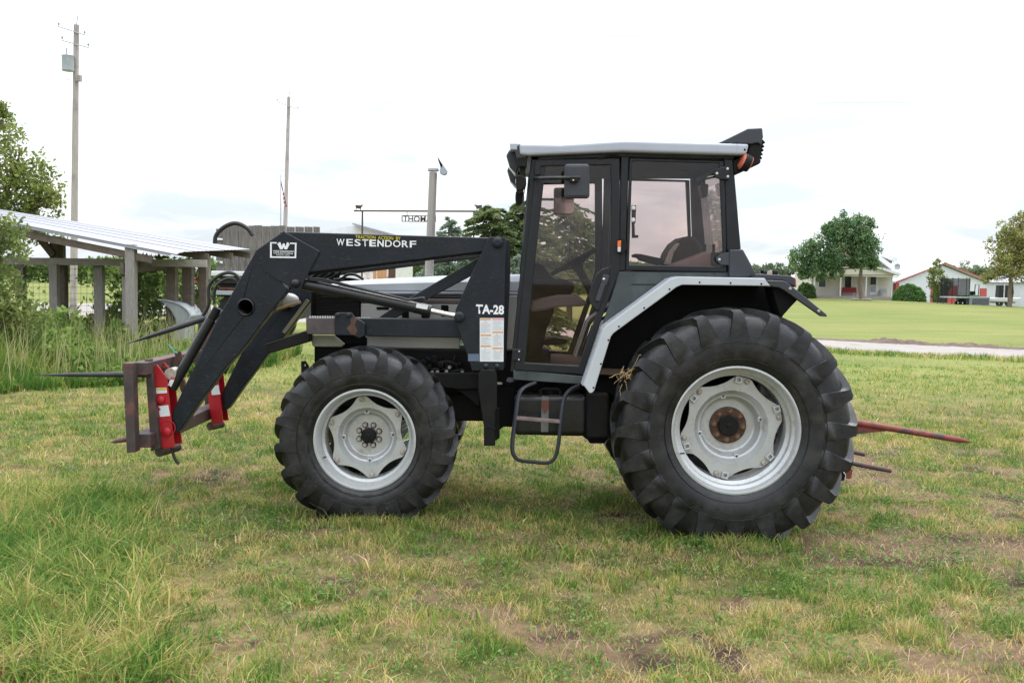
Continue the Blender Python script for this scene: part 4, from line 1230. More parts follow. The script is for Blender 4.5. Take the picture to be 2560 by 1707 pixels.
# tilt cylinder with its hoses
tc_ = cyl_px('tilt_cylinder', 'c3', (706, 632), (468, 1052), 7.735, .0395, M['black_gloss'], tractor)
cyl_px('rod_end', 'c3', (745, 562), (700, 645), 7.735, .032, M['dull_black'], tc_)
plate('sticker', 'd2', [(735, 525), (775, 545), (730, 640), (695, 620)], 7.690, 7.694, M['sticker'], tc_, bevel=0)['nomirror'] = 1
plate('sticker_mark', 'd2', [(735, 525), (775, 545), (765, 566), (726, 548)], 7.688, 7.6905, M['red_ring'], tc_, bevel=0)['nomirror'] = 1
mirror(tc_, tractor)
for nm, pts, r in (('hose', [(655, 610), (690, 540), (690, 440), (725, 385), (790, 350), (850, 355), (890, 400)], .014),
                   ('hose', [(725, 540), (722, 470), (745, 420), (800, 385), (850, 390), (880, 430)], .012),
                   ('hose', [(728, 170), (735, 120), (775, 75), (830, 48), (880, 50), (930, 78), (960, 120)], .017)):
    MB().tube(smooth_path(pathP('c3', pts, 7.86)), r, 8).build(nm, M['hose'], tractor, smooth=True)
MB().tube(smooth_path(pathP('c5', [(600, 480), (720, 480), (790, 440), (860, 440), (930, 480)], 7.95)), .011, 8).build('hose', M['hose'], tractor, smooth=True)
for q in range(4):
    MB().tube(pathP('c5', [(455 + q * 60, 480), (560 + q * 60, 410)], 7.93), .011, 8).build('hydraulic_tube', M['dull_black'], tractor, smooth=True)
MB().tube(smooth_path(pathP('d2', [(735, 1290), (755, 1380), (790, 1450), (815, 1482)], 7.72)), .012, 8).build('hose', M['hose'], tractor, smooth=True)

# ---- cab --------------------------------------------------------------------
YC = 7.66
roof = MB().prism(xz('c21', [(255, 196), (330, 196), (600, 201), (1120, 168), (1900, 190), (2135, 196), (2112, 286), (1100, 259), (335, 291), (262, 285)], 7.58), 7.58, 2 * TY - 7.58).build('roof', M['silver'], tractor, bevel=.02, segs=3)
px_box('roof_seam', 'c21', 2032, 196, 2036, 284, 7.578, 7.59, M['sticker_grey'], roof, bevel=0)
for (x, y) in ((2098, 244),):
    p = P('c21', x, y, 7.578); MB().lathe([(.008, 0), (.0001, 0)], (p.x, 7.5775, p.z), 10).build('screw', M['void'], roof)
plate('roof_edge_cap', 'c21', [(178, 190), (260, 192), (258, 245), (182, 242)], 7.60, 9.1, M['silver'], roof, bevel=.006)
uf = MB()
uf.prism(xz('c21', [(355, 288), (1100, 258), (2015, 284), (2015, 322), (1100, 304), (350, 336)], YC), YC, YC + .09)
frame = uf.build('upper_frame', M['cab_black'], tractor, bevel=.008)
mirror(frame, tractor)
plate('roof_lining', 'c21', [(380, 300), (1990, 300), (1990, 345), (380, 345)], YC + .09, 2 * TY - YC - .09, M['void'], tractor, bevel=0)
ap = plate('front_pillar', 's', [(1328, 390), (1350, 390), (1342, 470), (1303, 930), (1275, 930), (1300, 690)], YC, YC + .09, M['cab_black'], tractor, bevel=.01)
mirror(ap, tractor)
bp_ = plate('middle_pillar', 'c21', [(1088, 296), (1152, 298), (1126, 1235), (1060, 1235), (1072, 1000)], YC - .004, YC + .07, M['cab_black'], tractor, bevel=.008)
mirror(bp_, tractor)
rp_ = plate('rear_pillar', 'c21', [(1928, 318), (2004, 318), (2068, 1060), (1950, 1070)], YC - .002, YC + .09, M['cab_black'], tractor, bevel=.01)
mirror(rp_, tractor)
# windscreen and rear screen frames
for nm, pts in (('windscreen_bar', [(1333, 392), (1352, 392), (1352, 412), (1333, 412)]), ('windscreen_sill', [(1296, 720), (1330, 720), (1330, 760), (1292, 760)]), ('rear_screen_bar', [(1815, 395), (1838, 395), (1838, 415), (1815, 415)])):
    plate(nm, 's', pts, YC + .09, 2 * TY - YC - .09, M['cab_black'], tractor, bevel=.004)
# glass in front and rear
def quad_pane(nm, a, b, c, d, m, parent, t=.005):
    n_ = (Vector(b) - Vector(a)).cross(Vector(d) - Vector(a)).normalized() * t
    vs = [a, b, c, d] + [Vector(p) + n_ for p in (a, b, c, d)]
    return mobj(nm, vs, [(0, 1, 2, 3), (7, 6, 5, 4), (0, 4, 5, 1), (1, 5, 6, 2), (2, 6, 7, 3), (3, 7, 4, 0)], m, parent)
p1, p2 = P('s', 1341, 404, YC), P('s', 1305, 740, YC)
quad_pane('windscreen', (p1.x, YC + .09, p1.z), (p1.x, 2 * TY - YC - .09, p1.z), (p2.x, 2 * TY - YC - .09, p2.z), (p2.x, YC + .09, p2.z), M['glass'], tractor)
p1, p2 = P('s', 1828, 408, YC), P('s', 1848, 640, YC)
quad_pane('rear_screen', (p1.x, YC + .09, p1.z), (p1.x, 2 * TY - YC - .09, p1.z), (p2.x, 2 * TY - YC - .09, p2.z), (p2.x, YC + .09, p2.z), M['glass'], tractor)
# door
door_out = [(1342, 399), (1549, 396), (1550, 676), (1541, 697), (1517, 762), (1498, 817), (1457, 937), (1286, 926), (1303, 760)]
door_in = [(1364, 416), (1527, 413), (1527, 668), (1506, 745), (1446, 914), (1313, 906), (1334, 690)]
door = plate('door', 's', door_out, YC - .018, YC + .02, M['cab_black'], tractor, bevel=.008, hole=door_in)
plate('pane', 's', inset_pts(door_in, 1.02), YC - .002, YC + .004, M['glass'], door, bevel=0)
mirror(door, tractor)
hs = plate('handle_housing', 'e1', [(1005, 440), (930, 462), (865, 522), (815, 640), (788, 745), (798, 812), (880, 905), (905, 870), (962, 720), (1010, 600)], YC - .03, YC - .005, M['cab_black'], door, bevel=.008)
plate('handle', 'e1', [(915, 610), (965, 625), (905, 800), (855, 790)], YC - .05, YC - .034, M['grey_plastic'], door, bevel=.006)
plate('latch', 'e1', [(940, 515), (1008, 530), (975, 630), (915, 612)], YC - .046, YC - .034, M['grey_plastic'], door, bevel=.006)
p = P('e1', 946, 568, YC - .046); MB().lathe([(.010, 0), (.010, -.006), (.0005, -.007)], (p.x, YC - .046, p.z), 14).build('latch_button', M['chrome'], door, smooth=True)
plate('door_bar', 'e1', [(225, 572), (860, 574), (860, 588), (225, 588)], YC + .02, YC + .04, M['dull_black'], door, bevel=.003)
for (x0, x1, y0, y1) in ((0, 100, 1290, 1405),):
    h_ = plate('hinge', 'e1', [(x0, y0), (x1, y0), (x1, y1), (x0, y1)], YC - .034, YC - .016, M['cab_black'], door, bevel=.004)
for (x, y) in ((74, 1312), (70, 1398)):
    p = P('e1', x, y, YC - .036); MB().lathe([(.007, 0), (.006, -.003), (.0005, -.004)], (p.x, YC - .035, p.z), 10).build('screw', M['zinc'], door, smooth=True)
plate('hinge', 'd5', [(575, 440), (865, 450), (860, 530), (655, 540), (650, 690), (550, 700), (548, 560)], YC - .034, YC - .016, M['cab_black'], door, bevel=.004)
MB().tube(pathP('d5', [(1690, 405), (1800, 375), (1880, 345), (2050, 342)], YC - .03), .006, 6).build('gas_strut', M['dull_black'], door, smooth=True)
# rear side window
win_out = [(1158, 314), (1926, 336), (1952, 1242), (1124, 1226)]
win_in = [(1180, 338), (1888, 354), (1926, 1196), (1152, 1184)]
win = plate('side_window', 'c21', win_out, YC - .014, YC + .02, M['cab_black'], tractor, bevel=.006, hole=win_in)
plate('pane', 'c21', inset_pts(win_in, 1.02), YC - .002, YC + .004, M['glass'], win, bevel=0)
mirror(win, tractor)
for pts, sc in (([(1840, 440), (1870, 400), (1930, 382), (1975, 385), (1970, 490), (1900, 485), (1860, 470)], ((1870, 437), (1957, 399), (1959, 462))),
                ([(1862, 1125), (1910, 1090), (1980, 1078), (1975, 1188), (1900, 1182), (1865, 1150)], ((1890, 1139),))):
    h_ = plate('hinge', 'c21', pts, YC - .04, YC - .012, M['grey_plastic'] if pts[0][1] > 900 else M['cab_black'], win, bevel=.005)
    for (x, y) in sc:
        p = P('c21', x, y, YC - .042); MB().lathe([(.011, 0), (.009, -.004), (.0005, -.005)], (p.x, YC - .041, p.z), 12).build('screw', M['zinc'], win, smooth=True)
lt = plate('window_latch', 'e2', [(92, 655), (150, 652), (142, 865), (130, 880), (135, 1018), (176, 1020), (176, 1052), (97, 1054), (94, 870)], YC + .03, YC + .042, M['dull_black'], win, bevel=.003)
for (x, y) in ((120, 683), (115, 830)):
    p = P('e2', x, y, YC - .02); MB().lathe([(.017, 0), (.015, -.006), (.0005, -.008)], (p.x, YC - .004, p.z), 14).build('knob', M['lens'], win, smooth=True)
# sill, lower panels, fender
plate('cab_sill', 'c22', [(190, 795), (725, 845), (730, 912), (690, 905), (190, 872)], YC - .01, YC + .1, M['panel_green'], tractor, bevel=.006)
plate('cab_floor', 'c22', [(210, 760), (1100, 800), (1100, 840), (210, 812)], YC + .06, 2 * TY - YC - .06, M['floor_mat'], tractor, bevel=0)
sidep = plate('side_skin', 'c22', [(980, 58), (1980, 62), (2010, 110), (1430, 108), (1375, 125), (890, 475), (740, 930), (715, 900), (735, 840), (960, 160)], YC + .0, YC + .02, M['panel_green'], tractor, bevel=.004)
plate('side_skin_seam', 'c22', [(1080, 150), (1290, 152), (990, 370), (985, 362), (1265, 160), (1080, 158)], YC - .003, YC + .001, M['cab_black'], sidep, bevel=0)
mirror(sidep, tractor)
plate('rear_corner_box', 'c21', [(1972, 1056), (2084, 1056), (2188, 1246), (2188, 1290), (1970, 1290)], YC - .05, YC + .35, M['grey_plastic'], tractor, bevel=.012)
YT = 7.42
trim_up = [(722, 915), (868, 495), (895, 462), (1375, 112), (1430, 95), (2085, 108), (2135, 166)]
trim_lo = [(1462, 157), (1420, 175), (945, 522), (925, 550), (800, 955), (785, 972), (765, 972)]
fend = plate('fender', 'c22', trim_up + trim_lo, YT, YT + .03, M['white_trim'], tractor, bevel=.006)
for (x, y) in ((1595, 139), (1828, 144), (2060, 150), (1368, 190), (1177, 331), (986, 471), (907, 573), (851, 752), (795, 931)):
    p = P('c22', x, y, YT); MB().lathe([(.0075, 0), (.0001, 0)], (p.x, YT - .0015, p.z), 10).build('rivet', M['void'], fend)
# fender sheet running inwards to the cab, following the trim
up = xz('c22', trim_up, YT)
vs, fs = [], []
for i, (x, z) in enumerate(up):
    vs += [(x, YT + .028, z - .006), (x, YC + .30, z - .006)]
for i in range(len(up) - 1): fs.append((2 * i, 2 * i + 1, 2 * i + 3, 2 * i + 2))
o = mobj('fender_sheet', vs, fs, M['white_trim'], fend); sm = o.modifiers.new('thickness', 'SOLIDIFY'); sm.thickness = .008
inner = [(1362, 1010)] + [(722 / 3.015 + 1220, 660 + 900 / 3.015), (868 / 3.015 + 1220, 660 + 520 / 3.015), (1375 / 3.015 + 1220, 660 + 135 / 3.015), (1432 / 3.015 + 1220, 660 + 112 / 3.015)] + [(1915, 697), (1990, 740), (1992, 750), (1958, 788), (1945, 812), (1960, 900), (1750, 1100), (1560, 1000)]
plate('fender_inner', 's', inner[1:], 7.80, 7.83, M['void'], fend, bevel=0)
mirror(fend, tractor)
ext_ = plate('fender_extension', 'd7', [(880, 526), (1170, 536), (1235, 565), (1872, 1082), (1884, 1125), (1790, 1116), (1180, 690), (1100, 650), (970, 630)], YT - .004, YT + .05, M['grey_plastic'], tractor, bevel=.006)
for (x, y) in ((1273, 664), (1738, 1030)):
    p = P('d7', x, y, YT); MB().lathe([(.012, 0), (.010, -.005), (.0005, -.007)], (p.x, YT - .006, p.z), 12).build('bolt', M['bolt'], ext_, smooth=True)
plate('extension_web', 'd7', [(960, 560), (1180, 560), (1370, 760), (1395, 850), (1190, 1060), (1180, 1090), (1110, 1085), (1050, 900)], YT + .05, YT + .30, M['void'], ext_, bevel=.004)
mirror(ext_, tractor)
tl = plate('tail_lamp', 'd7', [(700, 440), (720, 420), (1080, 440), (1290, 455), (1360, 490), (1372, 640), (1200, 560), (1160, 530), (880, 520), (700, 490)], YT + .06, YT + .24, M['grey_plastic'], tractor, bevel=.01)
plate('lens', 'd7', [(1355, 490), (1378, 500), (1384, 645), (1352, 625)], YT + .08, YT + .22, M['orange'], tl, bevel=.006)
mirror(tl, tractor)
wl_ = plate('work_lamp', 'd7', [(890, 400), (920, 356), (1070, 366), (1082, 385), (1078, 470), (1000, 472), (985, 500), (895, 492)], YT + .10, YT + .20, M['dull_black'], tractor, bevel=.008)
plate('bracket', 'd7', [(905, 380), (985, 360), (985, 490), (895, 492)], YT + .09, YT + .10, M['bolt'], wl_, bevel=.003)
p = P('d7', 825, 385, 7.9); MB().ball(p, .018, 10, 6).build('knob', M['dull_black'], tractor, smooth=True)
# signal lamp on the middle pillar
sg = plate('signal_lamp', 'c21', [(1088, 975), (1100, 962), (1122, 975), (1134, 1000), (1134, 1062), (1100, 1090), (1082, 1086)], YC - .07, YC - .006, M['dull_black'], tractor, bevel=.006)
plate('lens', 'c21', [(1060, 988), (1090, 982), (1088, 1035), (1058, 1035)], YC - .068, YC - .02, M['orange'], sg, bevel=.005)
plate('lens', 'c21', [(1058, 1036), (1088, 1036), (1084, 1080), (1060, 1076)], YC - .068, YC - .02, M['lens'], sg, bevel=.005)
mirror(sg, tractor)
# mirrors
YM = 7.42
mr = plate('mirror', 'd5', rrect(1075, 500, 1528, 1112, 60), YM, YM + .05, M['grey_plastic'], tractor, bevel=.015)
plate('mirror_recess', 'd5', rrect(1120, 545, 1480, 1065, 40), YM - .006, YM + .001, M['grey_plastic'], mr, bevel=.005)
plate('mirror_glass', 'd5', rrect(1095, 520, 1508, 1092, 50), YM + .048, YM + .054, M['mirror'], mr, bevel=0)
MB().tube(smooth_path(pathP('d5', [(545, 755, YC - .02), (700, 752, YM + .02), (1000, 750, YM - .02), (1350, 745, YM - .02)], YM)), .013, 8).build('mirror_arm', M['cab_black'], mr, smooth=True)
plate('clamp', 'd5', rrect(1170, 725, 1325, 825, 20), YM - .045, YM - .005, M['dull_black'], mr, bevel=.006)
p = P('d5', 1235, 790, YM - .046); MB().lathe([(.006, 0), (.0005, -.003)], (p.x, YM - .046, p.z), 8).build('screw', M['zinc'], mr)
mirror(mr, tractor)
# lamps under the front edge of the roof
fl = plate('roof_lamp', 'd5', [(40, 340), (100, 240), (205, 255), (270, 545), (225, 685), (100, 550)], 7.76, 7.98, M['grey_plastic'], tractor, bevel=.012)
plate('lens', 'd5', [(36, 350), (60, 345), (150, 560), (215, 660), (205, 690), (100, 560)], 7.79, 7.95, M['lens'], fl, bevel=.004)
mirror(fl, tractor)
fl2 = plate('roof_lamp_cowl', 'd5', [(200, 160), (270, 132), (340, 165), (395, 235), (430, 350), (385, 400), (235, 415), (205, 290)], 7.60, 7.80, M['grey_plastic'], tractor, bevel=.014)
plate('cowl_lip', 'd5', [(225, 405), (330, 380), (385, 345), (425, 360), (410, 520), (380, 560), (260, 540)], 7.61, 7.79, M['dull_black'], fl2, bevel=.008)
mirror(fl2, tractor)
fl3 = plate('front_lamp', 'd5', [(215, 690), (300, 690), (395, 730), (400, 880), (360, 935), (290, 992), (225, 986), (208, 850)], 7.62, 7.76, M['dull_black'], tractor, bevel=.012)
plate('lamp_stem', 'd5', [(265, 540), (380, 545), (385, 735), (290, 700)], 7.66, 7.71, M['dull_black'], fl3, bevel=.006)
plate('lens', 'd5', [(203, 770), (218, 765), (226, 930), (212, 900)], 7.64, 7.74, M['lens'], fl3, bevel=.003)
mirror(fl3, tractor)
MB().tube(smooth_path(pathP('d5', [(375, 930), (345, 1100), (340, 1300), (365, 1420), (350, 1500)], 7.70)), .0035, 5).build('cable', M['wire'], tractor)
# air conditioner hood at the back of the roof, grille, rear lamp
acu = plate('roof_hood', 'd6', [(440, 358), (600, 282), (905, 132), (1110, 122), (1124, 130), (1136, 262), (1120, 300), (1110, 380), (1050, 345), (960, 366), (755, 355), (690, 352), (685, 405), (612, 405), (598, 355)], 7.62, 2 * TY - 7.62, M['grey_plastic'], tractor, bevel=.02)
acb = plate('rear_housing', 'd6', [(935, 372), (1050, 348), (1112, 380), (1095, 470), (1085, 580), (1110, 620), (1085, 662), (700, 836), (682, 620), (830, 540), (905, 505)], 7.64, 2 * TY - 7.64, M['dull_black'], acu, bevel=.012)
for (x, y) in ((1118, 310), (1108, 370), (1098, 428), (1085, 488), (1075, 545)):
    plate('fin', 'd6', [(x - 20, y - 20), (x + 10, y - 14), (x + 50, y + 30), (x + 40, y + 46), (x + 5, y + 40), (x - 20, y + 20)], 7.66, 2 * TY - 7.66, M['dull_black'], acu, bevel=.004)
c0 = P('d6', 818, 622, 7.60); c1 = P('d6', 918, 668, 7.606)
ax = (c1 - c0).normalized()
rl = MB().tube([c0, c0 + ax * .012, c0 + ax * .02, c1], .06, 22, radii=[.060, .066, .066, .062]).build('rear_lamp', M['dull_black'], tractor, smooth=True)
MB().tube([c0 - ax * .012, c0 + ax * .002], .058, 22, radii=[.050, .064]).build('lamp_face', M['red_ring'], rl, smooth=True)
MB().tube([c1 - ax * .008, c1 + ax * .006], .06, 22).build('lamp_ring', M['red_ring'], rl, smooth=True)

# ---- cab interior -----------------------------------------------------------
YS = 8.40
wc = P('e1', 645, 385, YS)
wax = Vector((-.50, 0, .87)).normalized()
u = Vector((wax.z, 0, -wax.x)); v_ = Vector((0, 1, 0))
ringp = [wc + u * (.215 * math.cos(2 * PI * k / 32)) + v_ * (.215 * math.sin(2 * PI * k / 32)) for k in range(32)]
sw = MB().tube(ringp, .017, 8, closed=True).build('steering_wheel', M['void'], tractor, smooth=True)
mb = MB()
for k in range(3):
    a = 2 * PI * k / 3 + .4
    mb.tube([wc - wax * .05, wc + u * (.21 * math.cos(a)) + v_ * (.21 * math.sin(a))], .012, 6)
mb.tube([wc - wax * .02, wc - wax * .08], .045, 12)
mb.build('spokes', M['void'], sw, smooth=True)
MB().tube([wc - wax * .05, wc - wax * .45], .035, 10).build('steering_column', M['void'], sw, smooth=True)
kp_ = P('e1', 738, 335, 8.5); MB().ball(kp_, .022, 10, 6).build('lever_knob', M['dull_black'], tractor, smooth=True)
MB().tube([kp_, P('e1', 650, 460, 8.5)], .007, 6).build('lever', M['dull_black'], tractor)
plate('dashboard', 'e1', [(150, 440), (260, 395), (330, 440), (420, 560), (640, 600), (640, 700), (560, 760), (420, 800), (300, 1350), (140, 1350)], 8.15, 8.70, M['void'], tractor, bevel=.02)
plate('heater_box', 'e1', [(180, 800), (420, 780), (440, 900), (330, 1150), (280, 1380), (130, 1380)], 7.95, 8.2, M['void'], tractor, bevel=.03)
plate('cowl_cover', 'e1', [(190, 790), (480, 730), (680, 730), (790, 820), (720, 850), (450, 860), (340, 890), (190, 905)], 7.80, 7.90, M['cover_grey'], tractor, bevel=.02)
plate('pedal', 'e1', [(300, 1200), (440, 1170), (560, 1190), (585, 1205), (540, 1240), (430, 1250), (310, 1250)], 8.2, 8.5, M['dull_black'], tractor, bevel=.01)
seat = plate('seat', 'e2', [(60, 1500), (120, 1400), (560, 1400), (960, 1340), (1000, 1560), (500, 1680), (60, 1640)], 8.12, 8.66, M['seat_red'], tractor, bevel=.03)
plate('seat_back', 'e2', [(510, 1390), (560, 1230), (640, 1110), (735, 1040), (860, 1020), (960, 1150), (985, 1400)], 8.14, 8.64, M['seat_red'], seat, bevel=.04)
plate('armrest', 'e2', [(95, 1262), (140, 1246), (210, 1250), (480, 1308), (492, 1330), (485, 1372), (420, 1388), (190, 1330), (160, 1296), (105, 1290)], 8.02, 8.08, M['dull_black'], seat, bevel=.012)
plate('seat_frame', 'e2', [(500, 1380), (560, 1220), (650, 1110), (690, 1120), (610, 1240), (570, 1390)], 8.06, 8.12, M['bolt'], seat, bevel=.01)
plate('seat_cover_bundle', 'e2', [(560, 1420), (600, 1370), (720, 1330), (900, 1262), (1010, 1216), (1060, 1225), (1100, 1290), (1140, 1430)], 7.86, 8.10, M['seat_cloth'], tractor, bevel=.05, )
for (x, y) in ((990, 1170), (1100, 1170)):
    a = P('e2', x, y - 40, 8.0); MB().tube([a, a - Vector((0, 0, .09))], .014, 8, radii=[.014, .010]).build('lever', M['dull_black'], tractor, smooth=True)
plate('rear_shelf', 'e2', [(1080, 1230), (1240, 1230), (1260, 1480), (1080, 1480)], 7.80, 9.0, M['dull_black'], tractor, bevel=.01)
plate('headliner_lamp', 'e2', [(660, 120), (810, 120), (800, 270), (690, 245)], 8.3, 8.36, M['dull_black'], tractor, bevel=.01)
plate('rear_wiper_motor', 'e2', [(935, 400), (1040, 390), (1030, 540), (1000, 560), (965, 545)], 8.35, 8.5, M['grey_plastic'], tractor, bevel=.015)

# ---- tank and steps ---------------------------------------------------------
tank = plate('fuel_tank', 'e3', rrect(880, 470, 1860, 1010, 70), 7.72, 8.12, M['black_gloss'], tractor, bevel=.05)
tank.modifiers['bevel'].segments = 5
plate('tank_strap', 'e3', [(1250, 485), (1350, 490), (1340, 962), (1240, 960)], 7.712, 7.722, M['strap_grey'], tank, bevel=.002)
plate('strap_patch', 'e3', [(1255, 535), (1350, 535), (1350, 640), (1290, 722), (1250, 640)], 7.708, 7.713, M['rust_red'], tank, bevel=.001)
MB().tube(smooth_path(pathP('e3', [(1240, 470), (1245, 400), (1290, 382), (1440, 385), (1490, 400), (1500, 460)], 7.74)), .010, 8).build('tank_handle', M['dull_black'], tank, smooth=True)
MB().cyl(P('e3', 1370, 440, 7.85), P('e3', 1370, 360, 7.85), .055, 16).build('filler_cap', M['dull_black'], tank, smooth=True)
plate('battery_box', 'e3', rrect(1840, 440, 2160, 1050, 50), 7.74, 8.12, M['dull_black'], tractor, bevel=.02)
plate('tank_guard', 'e3', [(1800, 1020), (2150, 1040), (2090, 1115), (1900, 1116), (1860, 1060)], 7.80, 8.2, M['void'], tractor, bevel=.008)
plate('transmission_cover', 'e3', [(650, 380), (900, 370), (920, 900), (740, 890), (700, 930), (650, 925)], 7.86, 8.2, M['void'], tractor, bevel=.01)
plate('tank_tray', 'e3', [(900, 900), (1850, 960), (1850, 1015), (1230, 1005), (1225, 970), (900, 925)], 7.75, 8.10, M['void'], tractor, bevel=.005)
plate('drop_plate', 'e3', [(800, 235), (880, 240), (882, 290), (820, 305), (770, 280)], 7.68, 7.78, M['grey_plastic'], tractor, bevel=.006)
plate('tool_tube', 'e3', [(650, 300), (725, 300), (725, 330), (650, 330)], 7.75, 7.80, M['bolt'], tractor, bevel=.006)
pts = smooth_path(pathP('e3', [(1160, 305, 7.66), (1010, 372, 7.58), (945, 480, 7.56), (905, 745, 7.54), (870, 1000, 7.54), (858, 1170, 7.54), (880, 1270, 7.54), (950, 1335, 7.54), (1130, 1358, 7.54), (1310, 1372, 7.54), (1400, 1335, 7.54), (1455, 1230, 7.54), (1490, 1000, 7.54), (1515, 740, 7.54), (1555, 510, 7.56), (1630, 405, 7.58), (1745, 348, 7.66)], 7.54), 4)
ladder = MB().tube(pts, .0145, 8, flat=1.6).build('step_frame', M['grey_plastic'], tractor, smooth=True)
MB().bar(P('e3', 915, 770, 7.54), P('e3', 1495, 818, 7.54), .05, .026).build('rung', mat('worn step tread', (0.17, 0.13, 0.12), .6, var=.3, scale=20), ladder, bevel=.004)
# three-point hitch arms behind
for a_, b_, h_ in (((RX.x + .1, 8.05, RX.z - .1), (RX.x + .86, 8.05, RX.z - .30), .07), ((RX.x + .1, 2 * TY - 8.05, RX.z - .1), (RX.x + .86, 2 * TY - 8.05, RX.z - .30), .07), ((RX.x + .2, TY, RX.z + .32), (RX.x + .86, TY, RX.z + .30), .05)):
    MB().bar(a_, b_, .03, h_).build('hitch_arm', M['dull_black'], tractor, bevel=.004)

# ------------------------------------------------------------------ bale spear on the loader
b0 = P('d2', 500, 1330, 8.0)
spear = thing('bale_spear_frame', 'rusty brown bale spear frame with red mounting brackets, carried on the loader arms', 'bale spear', (b0.x, TY, b0.z))
YN = 7.40; YF = 2 * TY - YN
plate('end_post', 'd2', [(202, 378), (312, 382), (346, 1352), (246, 1360)], YN, YN + .09, M['frame_brown'], spear, bevel=.005)
plate('end_post', 'd2', [(202, 378), (312, 382), (346, 1352), (246, 1360)], YN, YN + .09, M['frame_brown'], spear, bevel=.005).location.y += 2 * (TY - YN) - .09
ta = P('d2', 262, 380, YN); tb = P('d2', 300, 1262, YN)
tb0, tb1 = P('d2', 312, 1340, YN), P('d2', 312, 1190, YN)
MB().box(ta.x - .012, ta.x + .105, YN + .092, YF - .092, ta.z - .10, ta.z - .004).build('top_beam', M['frame_brown'], spear, bevel=.006)
MB().box(tb0.x - .03, tb0.x + .10, YN + .092, YF - .092, tb0.z + .012, tb0.z + .115).build('bottom_beam', M['frame_brown'], spear, bevel=.006)
def spear_up(nm, crop, pts, y0, y1, m, bevel=.004):
    o = plate(nm, crop, pts, y0, y1, m, spear, bevel=bevel)
    return o
for (y0, y1, pts) in ((7.60, 7.655, [(440, 345), (505, 335), (610, 1308), (512, 1342)]),):
    o = spear_up('upright', 'd2', pts, y0, y1, M['frame_brown']); mirror(o, spear)
bk = spear_up('bracket_plate', 'd2', [(516, 406), (578, 400), (682, 545), (768, 1296), (622, 1306), (530, 620)], 7.66, 7.675, M['bracket_red'], .002)
bk2 = MB().prism(xz('d2', [(516, 406), (578, 400), (682, 545), (768, 1296), (622, 1306), (530, 620)], 7.66), 7.83, 7.845).build('bracket_plate', M['bracket_red'], spear, bevel=.002)
bkw = plate('bracket_web', 'd2', [(517, 410), (530, 410), (636, 1300), (622, 1302)], 7.677, 7.828, M['bracket_red'], spear, bevel=.002)
for (x, y, r) in ((618, 782, .033), (686, 1128, .036)):
    p = P('d2', x, y, 7.655)
    q = MB().lathe([(r, .006), (r * .95, -.012), (r * .6, -.020), (.0005, -.021)], (p.x, 7.655, p.z), 18).build('pin', M['bracket_red'], spear, smooth=True); mirror(q, spear)
q = MB().lathe([(.062, .0), (.060, -.004), (.056, -.004), (.054, 0)], (p.x + .004, 7.6595, p.z + .03), 24).build('weld_ring', M['bracket_red'], spear, smooth=True)
s1 = plate('sticker', 'd2', [(553, 652), (678, 648), (688, 706), (556, 716)], 7.6575, 7.6595, M['sticker'], spear, bevel=0)
plate('sticker_band', 'd2', [(575, 655), (676, 652), (679, 672), (578, 676)], 7.6565, 7.6577, M['letter_yellow'], spear, bevel=0)
plate('sticker', 'd2', [(588, 850), (700, 838), (720, 955), (610, 966), (600, 900), (620, 890)], 7.6575, 7.6595, M['sticker'], spear, bevel=0)
for o in (bk, bk2, bkw): mirror(o, spear)
fs_ = plate('sticker', 'd2', [(1160, 640), (1245, 618), (1268, 722), (1175, 730)], 8.945, 8.947, M['sticker'], spear, bevel=0)
# latch gear and hooks
MB().box(ta.x + .06, ta.x + .14, YN + .42, YN + .50, ta.z - .24, ta.z - .06).build('latch_block', M['rust'], spear, bevel=.004)
MB().bar(P('d2', 800, 260, 8.1), P('d2', 860, 420, 8.1), .03, .05).build('latch_lever', M['rust'], spear, bevel=.004)
MB().bar(P('d2', 840, 560, 8.2), P('d2', 880, 690, 8.2), .04, .05).build('latch_lever', M['rust'], spear, bevel=.004)
p = P('d2', 640, 1350, 7.70); MB().cyl(p - Vector((.03, 0, .0)), p + Vector((.03, .25, .0)), .038, 12).build('roller', M['frame_brown'], spear, smooth=True)
p = P('d2', 1190, 1070, 9.0); MB().cyl(p - Vector((.03, 0, .0)), p + Vector((.03, .15, .0)), .038, 12).build('roller', M['frame_brown'], spear, smooth=True)
p = P('d2', 750, 490, 7.75); MB().tube([p - Vector((0, .06, 0)), p + Vector((0, .06, 0))], .045, 14).build('cylinder_eye', M['bolt'], spear, smooth=True)
def spike(nm, a, b, r, m, parent, tip=.35):
    a, b = Vector(a), Vector(b)
    return MB().tube([a, a + (b - a) * (1 - tip), a + (b - a) * (1 - tip * .4), b], r, 12, radii=[r, r, r * .72, r * .08]).build(nm, m, parent, smooth=True)
spike('spear', P('d2', 470, 505, 7.62), P('c2', 268, 1379, 7.62), .0215, M['spear_steel'], spear, .75)
spike('spear', P('c3', 800, 585, 8.9), P('c2', 964, 1141, 8.9), .0255, M['spear_steel'], spear, .55)
o = MB().bar(P('c3', 800, 590, 8.9), Vector((ta.x + .05, 8.9, ta.z - .03)), .06, .05).build('spear_arm', M['frame_brown'], spear, bevel=.004)
spike('spike', P('d2', 345, 1190, 7.55), P('d2', 62, 1246, 7.55), .02, M['frame_brown'], spear, .6)
spike('spike', Vector((tb0.x + .03, 8.6, tb0.z + .06)), P('d2', 448, 1015, 8.6), .02, M['frame_brown'], spear, .6)
MB().tube(smooth_path(pathP('d2', [(700, 180), (740, 220), (770, 258), (800, 272)], 7.95)), .004, 5).build('twine', M['twine_teal'], spear)

